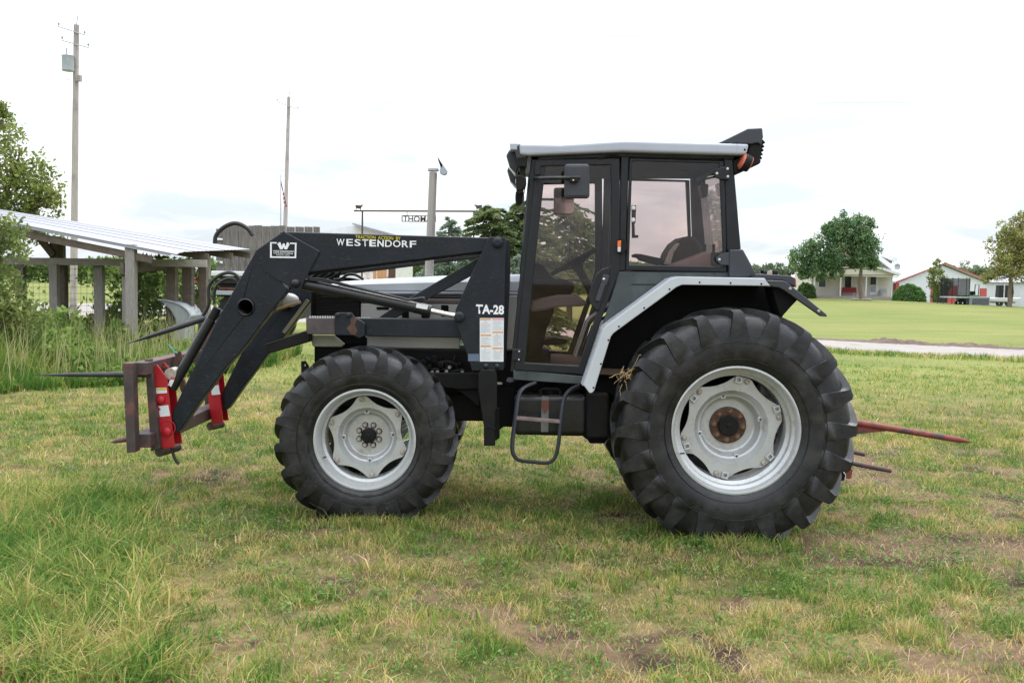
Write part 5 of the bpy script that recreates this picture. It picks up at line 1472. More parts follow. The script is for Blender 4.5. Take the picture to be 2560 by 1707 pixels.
# ------------------------------------------------------------------ bale spear on the hitch
c0 = P('c25', 480, 900, TY)
rs = thing('rear_bale_spear', 'worn red bale spear with one long and two short spikes behind the rear wheel', 'bale spear', (c0.x, TY, .25))
MB().tube([P('c25', 380, 810, TY), P('c25', 880, 893, TY), P('c25', 1490, 996, TY), P('c25', 1612, 1018, TY)], .026, 14, radii=[.0275, .027, .0255, .002]).build('spear', M['spear_red'], rs, smooth=True)
plate('gusset', 'c25', [(400, 850), (880, 912), (520, 952), (400, 960)], TY - .006, TY + .006, M['spear_red'], rs, bevel=.001)
plate('mast', 'c25', [(400, 468), (470, 473), (516, 488), (482, 700), (470, 960), (400, 960)], TY - .05, TY + .05, M['spear_red'], rs, bevel=.005)
plate('lower_bar', 'c25', [(430, 1205), (470, 1212), (546, 1262), (528, 1342), (430, 1340)], 7.95, 8.85, M['spear_red'], rs, bevel=.005)
plate('mast_foot', 'c25', [(400, 950), (470, 950), (470, 1210), (400, 1210)], TY - .05, TY + .05, M['spear_red'], rs, bevel=.005)
MB().tube([P('c25', 420, 1182, 8.02), P('c25', 880, 1270, 8.02)], .019, 10).build('spike', M['frame_brown'], rs, smooth=True)
MB().tube([P('c25', 420, 1078, 8.78), P('c25', 645, 1125, 8.78)], .019, 10).build('spike', M['frame_brown'], rs, smooth=True)
p = P('c25', 430, 1310, 7.93); MB().cyl(p, p + Vector((0, .08, 0)), .05, 16).build('hitch_ball', M['dull_black'], rs, smooth=True)
MB().tube(smooth_path(pathP('c25', [(405, 1352), (425, 1290), (450, 1275), (478, 1310), (470, 1345)], 7.92)), .004, 5).build('twine', M['letter_white'], rs)

# dry straw caught on the rear tyre
mb = MB(); p = P('c23', 190, 540, 7.32)
for i in range(26):
    a = p + Vector((random.gauss(0, .02), random.gauss(0, .012), random.gauss(0, .02)))
    d = Vector((random.gauss(0.2, .6), random.gauss(-.1, .25), random.gauss(0.1, .7))).normalized()
    L = random.uniform(.02, .055)
    mb.tube(smooth_path([a, a + d * L * .5 + Vector((0, 0, .01)), a + d * L + Vector((random.gauss(0, .015), 0, random.gauss(0, .015)))], 2), .0016, 4)
for pts in ([(190, 540), (250, 490), (290, 410), (300, 415)], [(190, 540), (150, 570), (135, 585)], [(200, 560), (215, 620), (195, 665), (170, 630), (185, 590)], [(175, 640), (170, 700)], [(200, 530), (240, 505), (265, 490)]):
    mb.tube(smooth_path(pathP('c23', pts, 7.32), 3), .0018, 4)
tag(mb.build('straw_tuft', M['straw'], None), 'tangle of dry straw caught on the rear tyre tread', 'straw')
# ------------------------------------------------------------------ plants
def tree(name, label, loc, height, crown, leaf, ncards, cols, trunk_r, seed, parent_group=None, lobes=None, bark='bark', limbs=6, cat='tree', leaf_aspect=.6, shell=.35):
    """trunk and limbs as tapering tubes; crown of leaf-sized faces gathered in clumps round the lobes"""
    r = np.random.default_rng(seed); rnd = random.Random(seed)
    x0, y0 = loc[0], loc[1]; z0 = gzf(x0, y0) if len(loc) < 3 else loc[2]
    t = thing(name, label, cat, (x0, y0, z0), parent_group)
    mb = MB()
    top = crown['top']; bottom = crown['bottom']; rad = crown['rad']
    fork = bottom + (top - bottom) * .12
    p0 = Vector((x0, y0, z0 - .05)); p1 = Vector((x0 + crown.get('lean', 0), y0, z0 + fork))
    mb.tube([p0, p0.lerp(p1, .06), p0.lerp(p1, .5) + Vector((rnd.uniform(-.02, .02) * height, 0, 0)), p1], trunk_r, 10, radii=[trunk_r * 1.5, trunk_r * 1.12, trunk_r, trunk_r * .8])
    cl = []
    for (lx, ly, lz, lr) in lobes:
        c = Vector((x0 + lx, y0 + ly, z0 + lz))
        mid = p1.lerp(c, .5) + Vector((0, 0, -.06 * lr))
        mb.tube(smooth_path([p1 - Vector((0, 0, .1 * trunk_r)), mid, c], 3), trunk_r * .4, 6, radii=[trunk_r * .55 * (1 - .11 * i) for i in range(7)])
        for q in range(limbs):
            d = Vector((rnd.gauss(0, 1), rnd.gauss(0, 1), rnd.gauss(0.2, .8))).normalized()
            e = c + d * lr * rnd.uniform(.55, .95)
            mb.tube([mid.lerp(c, rnd.uniform(.3, .9)), c.lerp(e, .55) + Vector((0, 0, .03 * lr)), e], trunk_r * .12, 4, radii=[trunk_r * .2, trunk_r * .12, trunk_r * .04])
        cl.append((c, lr))
    mb.build('trunk', M[bark], t, smooth=True)
    pos, siz, col = [], [], []
    tot = sum(l[1] ** 2 for l in cl)
    for (c, lr) in cl:
        n = int(ncards * lr ** 2 / tot)
        nc = max(8, int(n / 26))
        d = r.normal(size=(nc, 3)); d /= np.linalg.norm(d, axis=1)[:, None]
        rr = lr * (shell + (1 - shell) * r.random(nc) ** .6) * (.85 + .3 * r.random(nc))
        cc = d * rr[:, None] * np.array([1, 1, crown.get('flat', .95)]) + np.array(c)[None, :]
        tone = np.clip(r.normal(.5, .25, nc), 0, 1)
        k = r.integers(0, nc, n)
        pp = cc[k] + r.normal(size=(n, 3)) * lr * .13
        pos.append(pp); siz.append(leaf * (.6 + .8 * r.random(n)))
        f = np.clip(tone[k] + r.normal(0, .18, n), 0, 1)
        base = lerp(cols[0], cols[1], f)
        if len(cols) > 2:
            w = (r.random(n) < cols[3]) & (pp[:, 2] > -1e9)
            base[w] = np.array(cols[2]) * (.7 + .6 * r.random(w.sum()))[:, None]
        col.append(base)
    V, T, C = leaf_cards(np.concatenate(pos) - np.array((x0, y0, z0)), np.concatenate(siz), np.concatenate(col), r, leaf_aspect)
    link('crown', np_mesh('crown', V, T, 4, C), M['leaf'], t, (x0, y0, z0))
    return t

def conifer(name, label, base, height, rad, seed, cols, nbr=120, dens=60, droop=.25, power=.8, spray=.11, group=None, low=.08):
    r = np.random.default_rng(seed)
    x0, y0, z0 = base
    t = thing(name, label, 'tree', base, group)
    mb = MB().tube([(x0, y0, z0), (x0, y0, z0 + height * .5), (x0, y0, z0 + height * .97)], .1, 8, radii=[height * .028, height * .017, .01])
    pos, dirs, col, siz = [], [], [], []
    for i in range(nbr):
        f = (i + r.random()) / nbr
        z = z0 + height * (low + (.98 - low) * f)
        L = rad * (1 - f) ** power * r.uniform(.7, 1.12) + .08
        a = r.random() * 2 * PI
        d = np.array([math.cos(a), math.sin(a), r.uniform(-.1, .15)])
        side = np.array([-math.sin(a), math.cos(a), 0])
        ps = []
        for s in np.linspace(.0, 1, 5):
            p = np.array([x0, y0, z]) + d * L * s; p[2] += (-droop * s * s + .10 * s ** 3) * L
            ps.append(tuple(p))
        mb.tube(ps, .01, 4, radii=[.022, .018, .013, .009, .004], caps=False)
        n = int(dens * (.35 + L / rad))
        s = r.random(n) ** .7
        lat = r.normal(0, 1, n) * .20 * L * (1.05 - s)
        p = np.array([x0, y0, z])[None] + d[None] * (L * s)[:, None] + side[None] * lat[:, None]
        p[:, 2] += (-droop * s * s + .10 * s ** 3) * L - np.abs(lat) * .35 + r.normal(0, .02, n)
        pos.append(p)
        dd = d[None] * .8 + side[None] * np.sign(lat)[:, None] * .6 + r.normal(size=(n, 3)) * .35; dd[:, 2] -= .25
        dirs.append(dd / np.linalg.norm(dd, axis=1)[:, None])
        tone = np.clip(r.normal(.5, .22) + r.normal(0, .15, n), 0, 1)
        col.append(lerp(cols[0], cols[1], tone)); siz.append(spray * (.6 + .8 * r.random(n)))
    mb.build('trunk', M['bark_dark'], t, smooth=True)
    pos, dirs, col, siz = map(np.concatenate, (pos, dirs, col, siz))
    u = r.normal(size=pos.shape); u -= dirs * (u * dirs).sum(1)[:, None]; u /= np.linalg.norm(u, axis=1)[:, None]
    s = siz[:, None]
    V = np.stack([pos - dirs * s * .4, pos + u * s * .16, pos + dirs * s * .6, pos - u * s * .16], 1).reshape(-1, 3) - np.array(base)
    T = (np.arange(len(pos)) * 4)[:, None] + np.array([[0, 1, 2, 3]])
    link('crown', np_mesh('crown', V, T, 4, np.repeat(col, 4, axis=0)), M['leaf'], t, base)
    return t

def bush(name, label, loc, rx, ry, rz, n, leaf, cols, seed, cat='bush'):
    r = np.random.default_rng(seed)
    z0 = gzf(loc[0], loc[1])
    d = r.normal(size=(n, 3)); d[:, 2] = np.abs(d[:, 2]) - .1; d /= np.linalg.norm(d, axis=1)[:, None]
    lump = .84 + .30 * fbm(d[:, 0] * 3 + 9, d[:, 1] * 3 + d[:, 2] * 3, seed)
    rr = (.80 + .22 * r.random(n)) * lump
    pos = d * rr[:, None] * np.array([rx, ry, rz]); pos[:, 2] = np.maximum(pos[:, 2], .03)
    V, T, C = leaf_cards(pos, leaf * (.6 + .8 * r.random(n)), lerp(cols[0], cols[1], np.clip(r.normal(.5, .3, n), 0, 1)), r, .55)
    t = thing(name, label, cat, (loc[0], loc[1], z0))
    link('foliage', np_mesh('foliage', V, T, 4, C), M['leaf'], t, (loc[0], loc[1], z0))
    mb = MB()
    for i in range(9):
        a = 2 * PI * i / 9
        mb.tube([(loc[0] + .1 * math.cos(a), loc[1] + .1 * math.sin(a), z0 - .02), (loc[0] + rx * .7 * math.cos(a), loc[1] + ry * .7 * math.sin(a), z0 + rz * .7)], .04, 5, radii=[.05, .015])
    mb.build('stems', M['bark_dark'], t)
    return t

# tall weeds along the fence on the left
r = np.random.default_rng(61)
allV, allT, allC = [], [], []; off = 0
def weed_edge(x, y):
    return 14.3 + 1.5 * (x + 7.9) + 1.8 * (fbm(x * .7, y * .7, 71) - .5)
def in_weeds(x, y):
    return (y > weed_edge(x, y)) & (x < -4.6 - .9 * fbm(y * .5, x * .5, 3)) & (x > -y * .57 - 2.0)
n = 165000
y = 13.5 + 11 * r.random(n) ** 1.3; x = -15 + 11 * r.random(n)
k = in_weeds(x, y); x, y = x[k], y[k]; n = len(x)
prof = sstep(0, 2.2, y - weed_edge(x, y)) * (.45 + .55 * sstep(-6.8, -8.8, x))
h = (.25 + .95 * prof * fbm(x * 1.1, y * 1.1, 81)) * (.45 + .75 * r.random(n))
V, T, C = blades(x, y, h, .011 + .012 * r.random(n), np.clip(r.normal(.45, .22, n), .05, 1.0), grass_cols(x, y, r, -.28), 62, droop=1.0)
push(V, T, C)
# sparser tall stalks with paler heads
n = 2600; y = 15 + 7 * r.random(n); x = -13 + 9 * r.random(n)
k = in_weeds(x, y); x, y = x[k], y[k]; n = len(x)
V, T, C = blades(x, y, .6 + .7 * r.random(n), .012 + .010 * r.random(n), np.clip(r.normal(.25, .15, n), 0, .7), lerp((.26, .30, .09), (.46, .42, .22), r.random(n)), 63)
push(V, T, C)
tag(link('tall_weeds', np_mesh('tall_weeds', np.concatenate(allV), np.concatenate(allT), 3, np.concatenate(allC)), M['grass']),
    'tall weedy grass growing along the fence and open shed', 'weeds', kind='stuff')
n = 110000; y = 14.5 + 9 * r.random(n); x = -15 + 11 * r.random(n)
cl = fbm(x * .9, y * .9, 83)
k = in_weeds(x, y) & (cl > .46); x, y = x[k], y[k]; n = len(x)
z = gz(x, y) + (r.random(n) ** .7) * (.2 + 1.1 * sstep(.48, .75, cl[k])) * (.42 + .58 * sstep(-6.8, -8.8, x))
V, T, C = leaf_cards(np.stack([x, y, z], 1), .08 + .12 * r.random(n), lerp((.09, .18, .035), (.30, .39, .10), np.clip(r.normal(.5, .25, n), 0, 1)), r, .5)
tag(link('leafy_weeds', np_mesh('leafy_weeds', V, T, 4, C), M['leaf']), 'broad leaved weeds among the tall grass by the fence', 'weeds', kind='stuff')
# vines and brush growing up behind the fence
P_, C_ = [], []
for (px_, py_, D, n, sx, sz) in ((1110, 680, 24, 420, .3, .9), (1010, 780, 23.5, 250, .25, .5), (870, 690, 27, 420, .45, .9), (1225, 690, 27, 380, .35, .8), (1500, 740, 25.5, 320, .2, .6), (1130, 850, 22.5, 350, .4, .4)):
    c = P('c2', px_, py_, D)
    P_.append(np.stack([r.normal(c.x, sx, n), r.normal(D, .3, n), np.abs(r.normal(c.z, sz * .6, n))], 1)); C_.append(lerp((.08, .15, .035), (.28, .36, .11), np.clip(r.normal(.5, .3, n), 0, 1)))
P_ = np.concatenate(P_); P_[:, 2] = np.clip(P_[:, 2], .05, 2.3)
V, T, C = leaf_cards(P_, .10 + .14 * r.random(len(P_)), np.concatenate(C_), r, .45)
tag(link('vines', np_mesh('vines', V, T, 4, C), M['leaf']), 'green vines and brush climbing behind the corral fence', 'vines', kind='stuff')

# tree overhanging from the left edge
tree('fence_tree', 'bright green small leaved tree behind the shed roof at the left edge', (-15.4, 28.5), 6.5,
     {'top': 6.4, 'bottom': 1.8, 'rad': 3}, .13, 14000, [(.12, .18, .04), (.34, .38, .10)], .13, 5,
     lobes=[(.2, -.2, 5.0, 1.5), (1.35, .0, 4.7, 1.05), (1.55, .2, 3.8, .95), (.5, -.3, 3.4, 1.2), (-.9, .2, 4.2, 1.5), (.6, -.2, 5.9, .9), (2.15, .0, 4.0, .62), (2.0, .1, 3.2, .6), (.9, 0, 6.4, .45)], limbs=11, leaf_aspect=.5, shell=.0)
tree('shrub', 'loose green shrub in front of the shed at the left edge', (-9.15, 17.6), 2.9, {'top': 2.9, 'bottom': .4, 'rad': 1.2}, .09, 6500,
     [(.11, .17, .045), (.32, .36, .12)], .05, 6, lobes=[(0, 0, 2.1, .65), (-.5, 0, 1.5, .75), (.3, .1, 1.2, .6), (.25, -.1, 2.55, .45), (-.1, 0, .7, .7)], limbs=7, cat='shrub', leaf_aspect=.5, shell=.15)

# ------------------------------------------------------------------ open shed and fence on the left
A = P('c2', 1320, 452, 20.0); B = P('c2', 1888, 440, 25.8)
D0 = P('c2', 0, 205, 20.0); E0 = P('c2', 0, 140, 25.8)
slope_n = (D0 - A) / (D0.x - A.x)
Dn = A + slope_n * (-14.5 - A.x)
Cn = B + (E0 - B) * ((-14.5 - B.x) / (E0.x - B.x))
shed = thing('open_shed', 'open sided pole shed with a pale corrugated metal lean-to roof on the left', 'shed', (-9.7, 22.8, 0))
NS = 5
for s in range(NS):
    vs, fs = [], []
    cols_ = 24; rows_ = 2
    for i in range(cols_ + 1):
        f = (s + i / cols_) / NS + (0.004 if i == cols_ else 0)
        a = A.lerp(B, f); b = Dn.lerp(Cn, f)
        ph = (i % 6)
        rib = .0045 if ph in (0, 1) else 0.0
        sag = -.05 * math.exp(-((f) / .06) ** 2)
        jag = random.uniform(-.03, .03) * (1 if i % 6 == 0 else .3)
        for t in (0, 1):
            p = a.lerp(b, t)
            vs.append((p.x + (jag if t == 0 else 0), p.y, p.z + rib + (sag * (1 - t)) + .006 * s))
    for i in range(cols_): fs.append((2 * i, 2 * i + 2, 2 * i + 3, 2 * i + 1))
    o = mobj('roof_sheet', vs, fs, M['roof_metal'], shed)
    sm = o.modifiers.new('thickness', 'SOLIDIFY'); sm.thickness = .006
MB().bar(A + Vector((-.1, .02, -.05)), Dn + Vector((0, .02, -.05)), .02, .06).build('edge_board', M['roof_metal'], shed)
MB().bar(A + Vector((-.5, .12, -.16)), Dn + Vector((0, .12, -.14)), .05, .14).build('rafter', M['wood_dark'], shed)
for f in (.35, .68, .97):
    MB().bar(A.lerp(B, f) + Vector((.05, 0, -.13)), Dn.lerp(Cn, f) + Vector((0, 0, -.12)), .05, .15).build('rafter', M['wood_dark'], shed)
MB().bar(A + Vector((-1.1, .1, -.34)), B + Vector((-1.1, -.1, -.32)), .07, .22).build('eave_beam', M['wood_dark'], shed)
def post(crop, xc, yt, Yd, w, m, parent, nm='post', lean=0.0, zb=None):
    p = P(crop, xc, yt, Yd)
    g = gzf(p.x, Yd) - .1 if zb is None else zb
    MB().bar((p.x + lean, Yd, g), (p.x, Yd, p.z), w, w, up=(0, 1, 0)).build(nm, m, parent, bevel=.01)
post('c2', 988, 396, 20.15, .19, M['wood_grey'], shed)
post('c2', 958, 640, 20.45, .16, M['wood_grey'], shed)
post('c2', 418, 335, 23.1, .20, M['wood_dark'], shed)
post('c2', 455, 345, 23.3, .18, M['wood_grey'], shed)
post('c2', 1540, 470, 25.5, .26, M['wood_grey'], shed)
MB().bar(P('c2', 285, 330, 23.0), P('c2', 405, 480, 23.0), .09, .15).build('brace', M['wood_dark'], shed)
MB().bar(P('c2', 1515, 462, 24.6), P('c2', 1522, 530, 24.6), .05, .07).build('hanging_board', mat('pale new wood', (.45, .38, .22), .8), shed)  # board of a paler, yellower wood than the posts

fence = thing('corral_fence', 'grey weathered wooden corral fence with wire mesh under the shed roof', 'fence', (-8.2, 20.9, 0))
MB().bar(P('c2', -60, 518, 21.6), P('c2', 1560, 540, 20.8), .06, .15).build('rail', M['wood_rail'], fence, bevel=.006)
for (x, yt, Yd, w, m_) in ((160, 520, 22.5, 0.16, 'wood_grey'), (410, 545, 21.3, 0.17, 'wood_grey'), (470, 545, 21.8, 0.18, 'wood_dark'), (748, 552, 21.5, 0.18, 'wood_grey'),
                           (1298, 552, 21.9, 0.21, 'wood_dark'), (1420, 552, 22.2, 0.22, 'wood_dark'), (1535, 545, 22.5, 0.17, 'wood_dark')):
    post('c2', x, yt, Yd, w, M[m_], fence)
mb = MB()
for q in range(8):
    yy = 575 + q * 46
    mb.tube([P('c2', -40, yy + 4, 22.0), P('c2', 1500, yy + 8, 22.0)], .0032, 4)
for q in range(34):
    xx = -20 + q * 45
    mb.tube([P('c2', xx, 560, 22.0), P('c2', xx, 1000, 22.0)], .0032, 4)
mb.build('wire_mesh', M['wire'], fence)
# pale plastic feed trough lying under the shed
tr = thing('feed_trough', 'pale grey curved plastic trough lying on its side under the shed', 'trough', (P('c2', 1310, 990, 21.6).x, 21.6, 0))
pts_o = [(1190, 812), (1260, 820), (1345, 845), (1410, 890), (1432, 935), (1400, 985), (1330, 1010), (1320, 960), (1290, 900), (1240, 850)]
MB().prism(xz('c2', pts_o, 21.5), 21.5, 22.4).build('shell', M['plastic_pale'], tr, bevel=.03)
MB().tube(smooth_path(pathP('c2', [(1190, 812), (1260, 820), (1345, 845), (1410, 890), (1432, 935), (1400, 985)], 21.49), 3), .025, 6).build('lip', M['plastic_pale'], tr, smooth=True)
plate('leg', 'c2', [(1300, 1000), (1400, 990), (1390, 1300), (1310, 1300)], 21.6, 22.2, M['plastic_pale'], tr, bevel=.02)

# ------------------------------------------------------------------ plank sided truck behind the loader
YT_ = 30.0
truck = thing('farm_truck', 'parked farm truck with weathered grey plank bed sides behind the loader arm', 'truck', (P('s', 620, 680, YT_).x, YT_ + 1.2, 0))
xs_ = [556, 575, 597, 612, 634, 655, 676, 697, 714]
for a_, b_ in zip(xs_[:-1], xs_[1:]):
    t0 = 563 + random.uniform(-1, 2.5)
    plate('plank', 's', [(a_ + .5, t0), (b_ - .5, t0 + random.uniform(-1, 1)), (b_ - .5, 678), (a_ + .5, 678)], YT_, YT_ + .05, M['plank'], truck, bevel=.006)
for a_, b_ in ((716, 737), (738, 760), (761, 782), (783, 800)):
    plate('plank', 's', [(a_, 566.5), (b_ - 1, 567.5), (b_ - 1, 680), (a_, 680)], YT_ + 1.3, YT_ + 1.36, M['plank'], truck, bevel=.006)
for q in (572, 600, 630, 660):
    plate('side_board', 's', [(540, q), (557, q), (557, q + 22), (540, q + 22)], YT_ + .05, YT_ + 2.2, M['plank'], truck, bevel=.01)
plate('rear_beam', 's', [(527, 677), (760, 680), (760, 692), (527, 690)], YT_ - .1, YT_ + .1, M['white_paint'], truck, bevel=.03)
plate('bed_floor', 's', [(530, 688), (760, 690), (760, 712), (530, 708)], YT_, YT_ + 4.0, M['dark_inside'], truck, bevel=.01)
plate('bumper', 's', [(540, 726), (700, 727), (700, 738), (540, 737)], YT_ - .05, YT_ + .1, M['galv'], truck, bevel=.01)
plate('body_band', 's', [(548, 719), (700, 720), (700, 724), (548, 723)], YT_ - .04, YT_ + .1, M['spear_red'], truck, bevel=.004)
plate('under_frame', 's', [(545, 700), (740, 700), (740, 800), (545, 800)], YT_ + .1, YT_ + 3.0, M['dark_inside'], truck, bevel=.01)
for xw in (570, 700):
    p = P('s', xw, 815, YT_ + .3); MB().lathe([(.2, 0), (.42, 0), (.48, .05), (.48, .25), (.42, .3), (.2, .3)], (p.x, YT_ + .2, .48), 24).build('wheel', M['rubber'], truck, smooth=True)
lampp = plate('lamp_post', 'd1', [(605, 700), (700, 700), (695, 1165), (612, 1160)], YT_ - .2, YT_ - .14, M['white_paint'], truck, bevel=.006)
p = P('d1', 632, 805, YT_ - .21); MB().lathe([(.045, 0), (.04, -.02), (.0005, -.03)], (p.x, YT_ - .2, p.z), 14).build('tail_lamp', M['bench_red'], truck, smooth=True)
plate('reflector', 'd1', [(650, 895), (690, 895), (685, 1030), (648, 1028)], YT_ - .215, YT_ - .2, M['bracket_red'], truck, bevel=.003)

# ------------------------------------------------------------------ utility poles, wires, flag, gate sign
def utility_pole(label, crop_top, crop_low, D, zt_lift, r0, r1, arms, transformer):
    tp = P(*crop_top, D); lo = P(*crop_low, D)
    d = (tp - lo) / (tp.z - lo.z)
    g = gzf(lo.x, D)
    base = lo - d * (lo.z - g)
    t = thing('utility_pole', label, 'utility pole', (base.x, D, g), 'utility poles along the road')
    MB().tube([base - d * .3, base.lerp(tp, .5), tp], r0, 12, radii=[r0, (r0 + r1) / 2, r1]).build('pole', M['pole'], t, smooth=True)
    s = (tp.z - g) / 11.0
    for (dz, dx0, dz0, dx1, dz1) in arms:
        c = tp - Vector((0, 0, dz))
        MB().bar(c + Vector((dx0, -.12, dz0)), c + Vector((dx1, -.12, dz1)), .035, .04).build('crossarm', M['wire_pale'], t)  # pale tone puts the bright sky's glare into the arms' colour
        for e in ((dx0, dz0), (dx1, dz1)):
            q = c + Vector((e[0] * .95, -.12, e[1] * .95 + .05))
            MB().tube([q, q + Vector((0, 0, .08)), q + Vector((0, 0, .13))], .04, 8, radii=[.03, .05, .02]).build('insulator', M['galv'], t, smooth=True)
    MB().tube([tp, tp + Vector((.06, 0, .35))], .02, 6).build('top_pin', M['galv'], t)
    if transformer:
        a = P('c1', 475, 500, D - .3); b = P('c1', 475, 392, D - .3)
        MB().tube([a, a.lerp(b, .05), a.lerp(b, .95), b, b + Vector((0, 0, .03))], .24, 18, radii=[.21, .235, .235, .25, .12]).build('transformer', M['galv'], t, smooth=True)
        MB().tube([b + Vector((-.06, 0, 0)), b + Vector((-.06, 0, .30))], .03, 6).build('bushing', M['galv'], t)
        p = P('c1', 548, 548, D - .2); MB().box(p.x - .1, p.x + .1, D - .25, D - .05, p.z - .12, p.z + .12).build('cable_box', M['pole'], t)
    return t, tp
p1, t1 = utility_pole('tall grey wooden utility pole with a transformer, at the left behind the shed', ('c1', 535, 176), ('c1', 521, 1500), 41.0, 0, .15, .105, [(.35, -.70, .25, .40, -.08), (.65, -.55, .0, .55, -.28)], True)
p2, t2 = utility_pole('slimmer grey utility pole without transformer, behind the plank sided truck', ('c1', 2022, 680), ('c1', 1998, 1540), 60.0, 0, .14, .10, [(.45, -.7, .15, .6, -.3)], False)
w = tag(MB().tube(smooth_path([P('c1', -140, 235, 41), P('c1', 0, 332, 41), P('c1', 180, 460, 41), P('c1', 350, 535, 41), P('c1', 500, 562, 41)], 5), .014, 5).build('overhead_wire', M['wire_pale']), 'sagging grey wire running from the left edge to the transformer pole', 'wire')
for a_, b_, lab in (((2320, 82), (2700, 79), 'upper of two thin overhead wires at the right edge of the sky'), ((2220, 256), (2700, 260), 'lower of two thin overhead wires at the right edge of the sky')):
    tag(MB().tube([P('s', a_[0] - 900, a_[1] + 12, 75), P('s', *a_, 70), P('s', *b_, 66)], .010, 5).build('overhead_wire', M['wire_pale']), lab, 'wire')
fp = P('c1', 1966, 1225, 58.0)
fl = thing('flagpole', 'thin flagpole with a hanging striped flag beside the slimmer utility pole', 'flagpole', (fp.x, 58, 0))
MB().tube([(fp.x, 58, 0), (fp.x, 58, fp.z)], .04, 8, radii=[.05, .025]).build('pole', M['galv'], fl, smooth=True)
fa = P('c1', 1967, 1270, 57.9)
flag_pts_l = [(1967, 1262), (1968, 1300), (1975, 1360), (1983, 1430)]
flag_pts_r = [(1970, 1262), (1985, 1320), (2003, 1385), (2014, 1440)]
vsF = []
NR, NCf = 13, 8
for i in range(NR + 1):
    t = i / NR
    for j in range(NCf + 1):
        s_ = j / NCf
        L_ = [P('c1', *q, 57.9) for q in flag_pts_l]; R_ = [P('c1', *q, 57.9) for q in flag_pts_r]
        k = t * 3; a_ = min(int(k), 2); f = k - a_
        pl, pr = L_[a_].lerp(L_[a_ + 1], f), R_[a_].lerp(R_[a_ + 1], f)
        p = pl.lerp(pr, s_); p.y += .10 * math.sin(s_ * 9 + t * 2)
        p.z -= .18 * s_
        vsF.append(tuple(p))
def flag_cells(nm, sel, m_):
    fs = [(i * (NCf + 1) + j, i * (NCf + 1) + j + 1, (i + 1) * (NCf + 1) + j + 1, (i + 1) * (NCf + 1) + j) for i in range(NR) for j in range(NCf) if sel(i, j)]
    used = sorted({v for f in fs for v in f}); mp = {v: k for k, v in enumerate(used)}
    mobj(nm, [vsF[v] for v in used], [tuple(mp[v] for v in f) for f in fs], m_, fl)
flag_cells('flag_canton', lambda i, j: i < 4, M['flag_blue'])
flag_cells('flag_stripes', lambda i, j: i >= 4 and (i + j // 2) % 2 == 0, M['flag_red'])
flag_cells('flag_stripes', lambda i, j: i >= 4 and (i + j // 2) % 2 == 1, M['flag_white'])

YG = 40.0
gb = P('d4', 1060, 413, YG)
gate = thing('gate_sign', 'rusty iron entrance arch with two cattle silhouettes and a hanging name sign', 'sign', (gb.x, YG, 0))
a_, b_ = P('d4', 303, 411, YG), P('d4', 1832, 417, YG)
MB().bar(a_, b_, .06, .06).build('beam', M['iron_brown'], gate)
for xx in (405, 1717):
    p = P('d4', xx, 420, YG); MB().bar((p.x, YG, 0), (p.x, YG, p.z), .06, .06, up=(0, 1, 0)).build('post', M['iron_brown'], gate)
cow = [(0, 6), (2, 3), (60, 8), (70, 0), (92, 2), (90, 10), (78, 16), (70, 34), (64, 44), (66, 66), (58, 66), (56, 48), (24, 44), (12, 40), (12, 66), (4, 66), (4, 30), (3, 10), (0, 30)]
for x0, sgn in ((322, 1), (1812, -1)):
    plate('cattle_silhouette', 'd4', [(x0 + sgn * q[0], 338 + q[1] * 1.05) for q in cow], YG - .012, YG + .012, M['iron_brown'], gate, bevel=0)
so = plate('name_frame', 'd4', [(866, 463), (1270, 466), (1270, 543), (866, 538)], YG - .03, YG, M['iron_brown'], gate, bevel=0, hole=[(876, 471), (1262, 474), (1262, 535), (876, 530)])
lettering('lettering', 'THOMAS', 'd4', (884, 466, 1256, 538), YG - .012, M['iron_brown'], gate, bold=.02, depth=.0)
for xx in (930, 1180):
    MB().bar(P('d4', xx, 415, YG), P('d4', xx, 465, YG), .02, .02).build('hanger', M['iron_brown'], gate)

# white steel shed with rust behind the hood
YW = 52.0
ws = thing('white_machine_shed', 'white metal shed with rust streaks and pale roof glimpsed above the hood', 'shed', (P('s', 880, 690, YW).x, YW + 4, 0))
c_r = P('s', 988, 690, YW); c_l = P('s', 780, 690, YW); tp = P('s', 988, 660, YW)
MB().box(c_l.x, c_r.x, YW, YW + 9, 0, tp.z + .15).build('wall', M['white_rust'], ws)
MB().box(c_r.x - .35, c_r.x + .02, YW - .03, YW - .005, .0, tp.z + .1).build('corner_post', M['rust'], ws)
for xx in (938, 948, 956, 964):
    p = P('s', xx, 672, YW); MB().box(p.x - .1, p.x + .06, YW - .012, YW - .004, 1.2, p.z + .1).build('rust_streak', mat('rust streak', (.5, .27, .12), .9, var=.4, scale=3), ws)
a_, b_ = P('s', 912, 568, YW + 4), P('s', 1036, 602, YW + 4)
vs = [(a_.x, YW - .3, a_.z), (b_.x, YW - .3, b_.z), (b_.x, YW + 9.3, b_.z), (a_.x, YW + 9.3, a_.z)]
vs2 = [(v[0], v[1], v[2] - .08) for v in vs]
mobj('roof', vs + vs2, [(0, 1, 2, 3), (7, 6, 5, 4), (0, 4, 5, 1), (1, 5, 6, 2), (2, 6, 7, 3), (3, 7, 4, 0)], M['roof_metal'], ws)
MB().prism([(a_.x, a_.z - .09), (b_.x, b_.z - .09), (c_r.x, tp.z + .1), (c_l.x, tp.z + .1), (c_l.x, a_.z - .1 - (a_.x - c_l.x) * .2)], YW + .4, YW + .5).build('gable', M['white_paint'], ws)

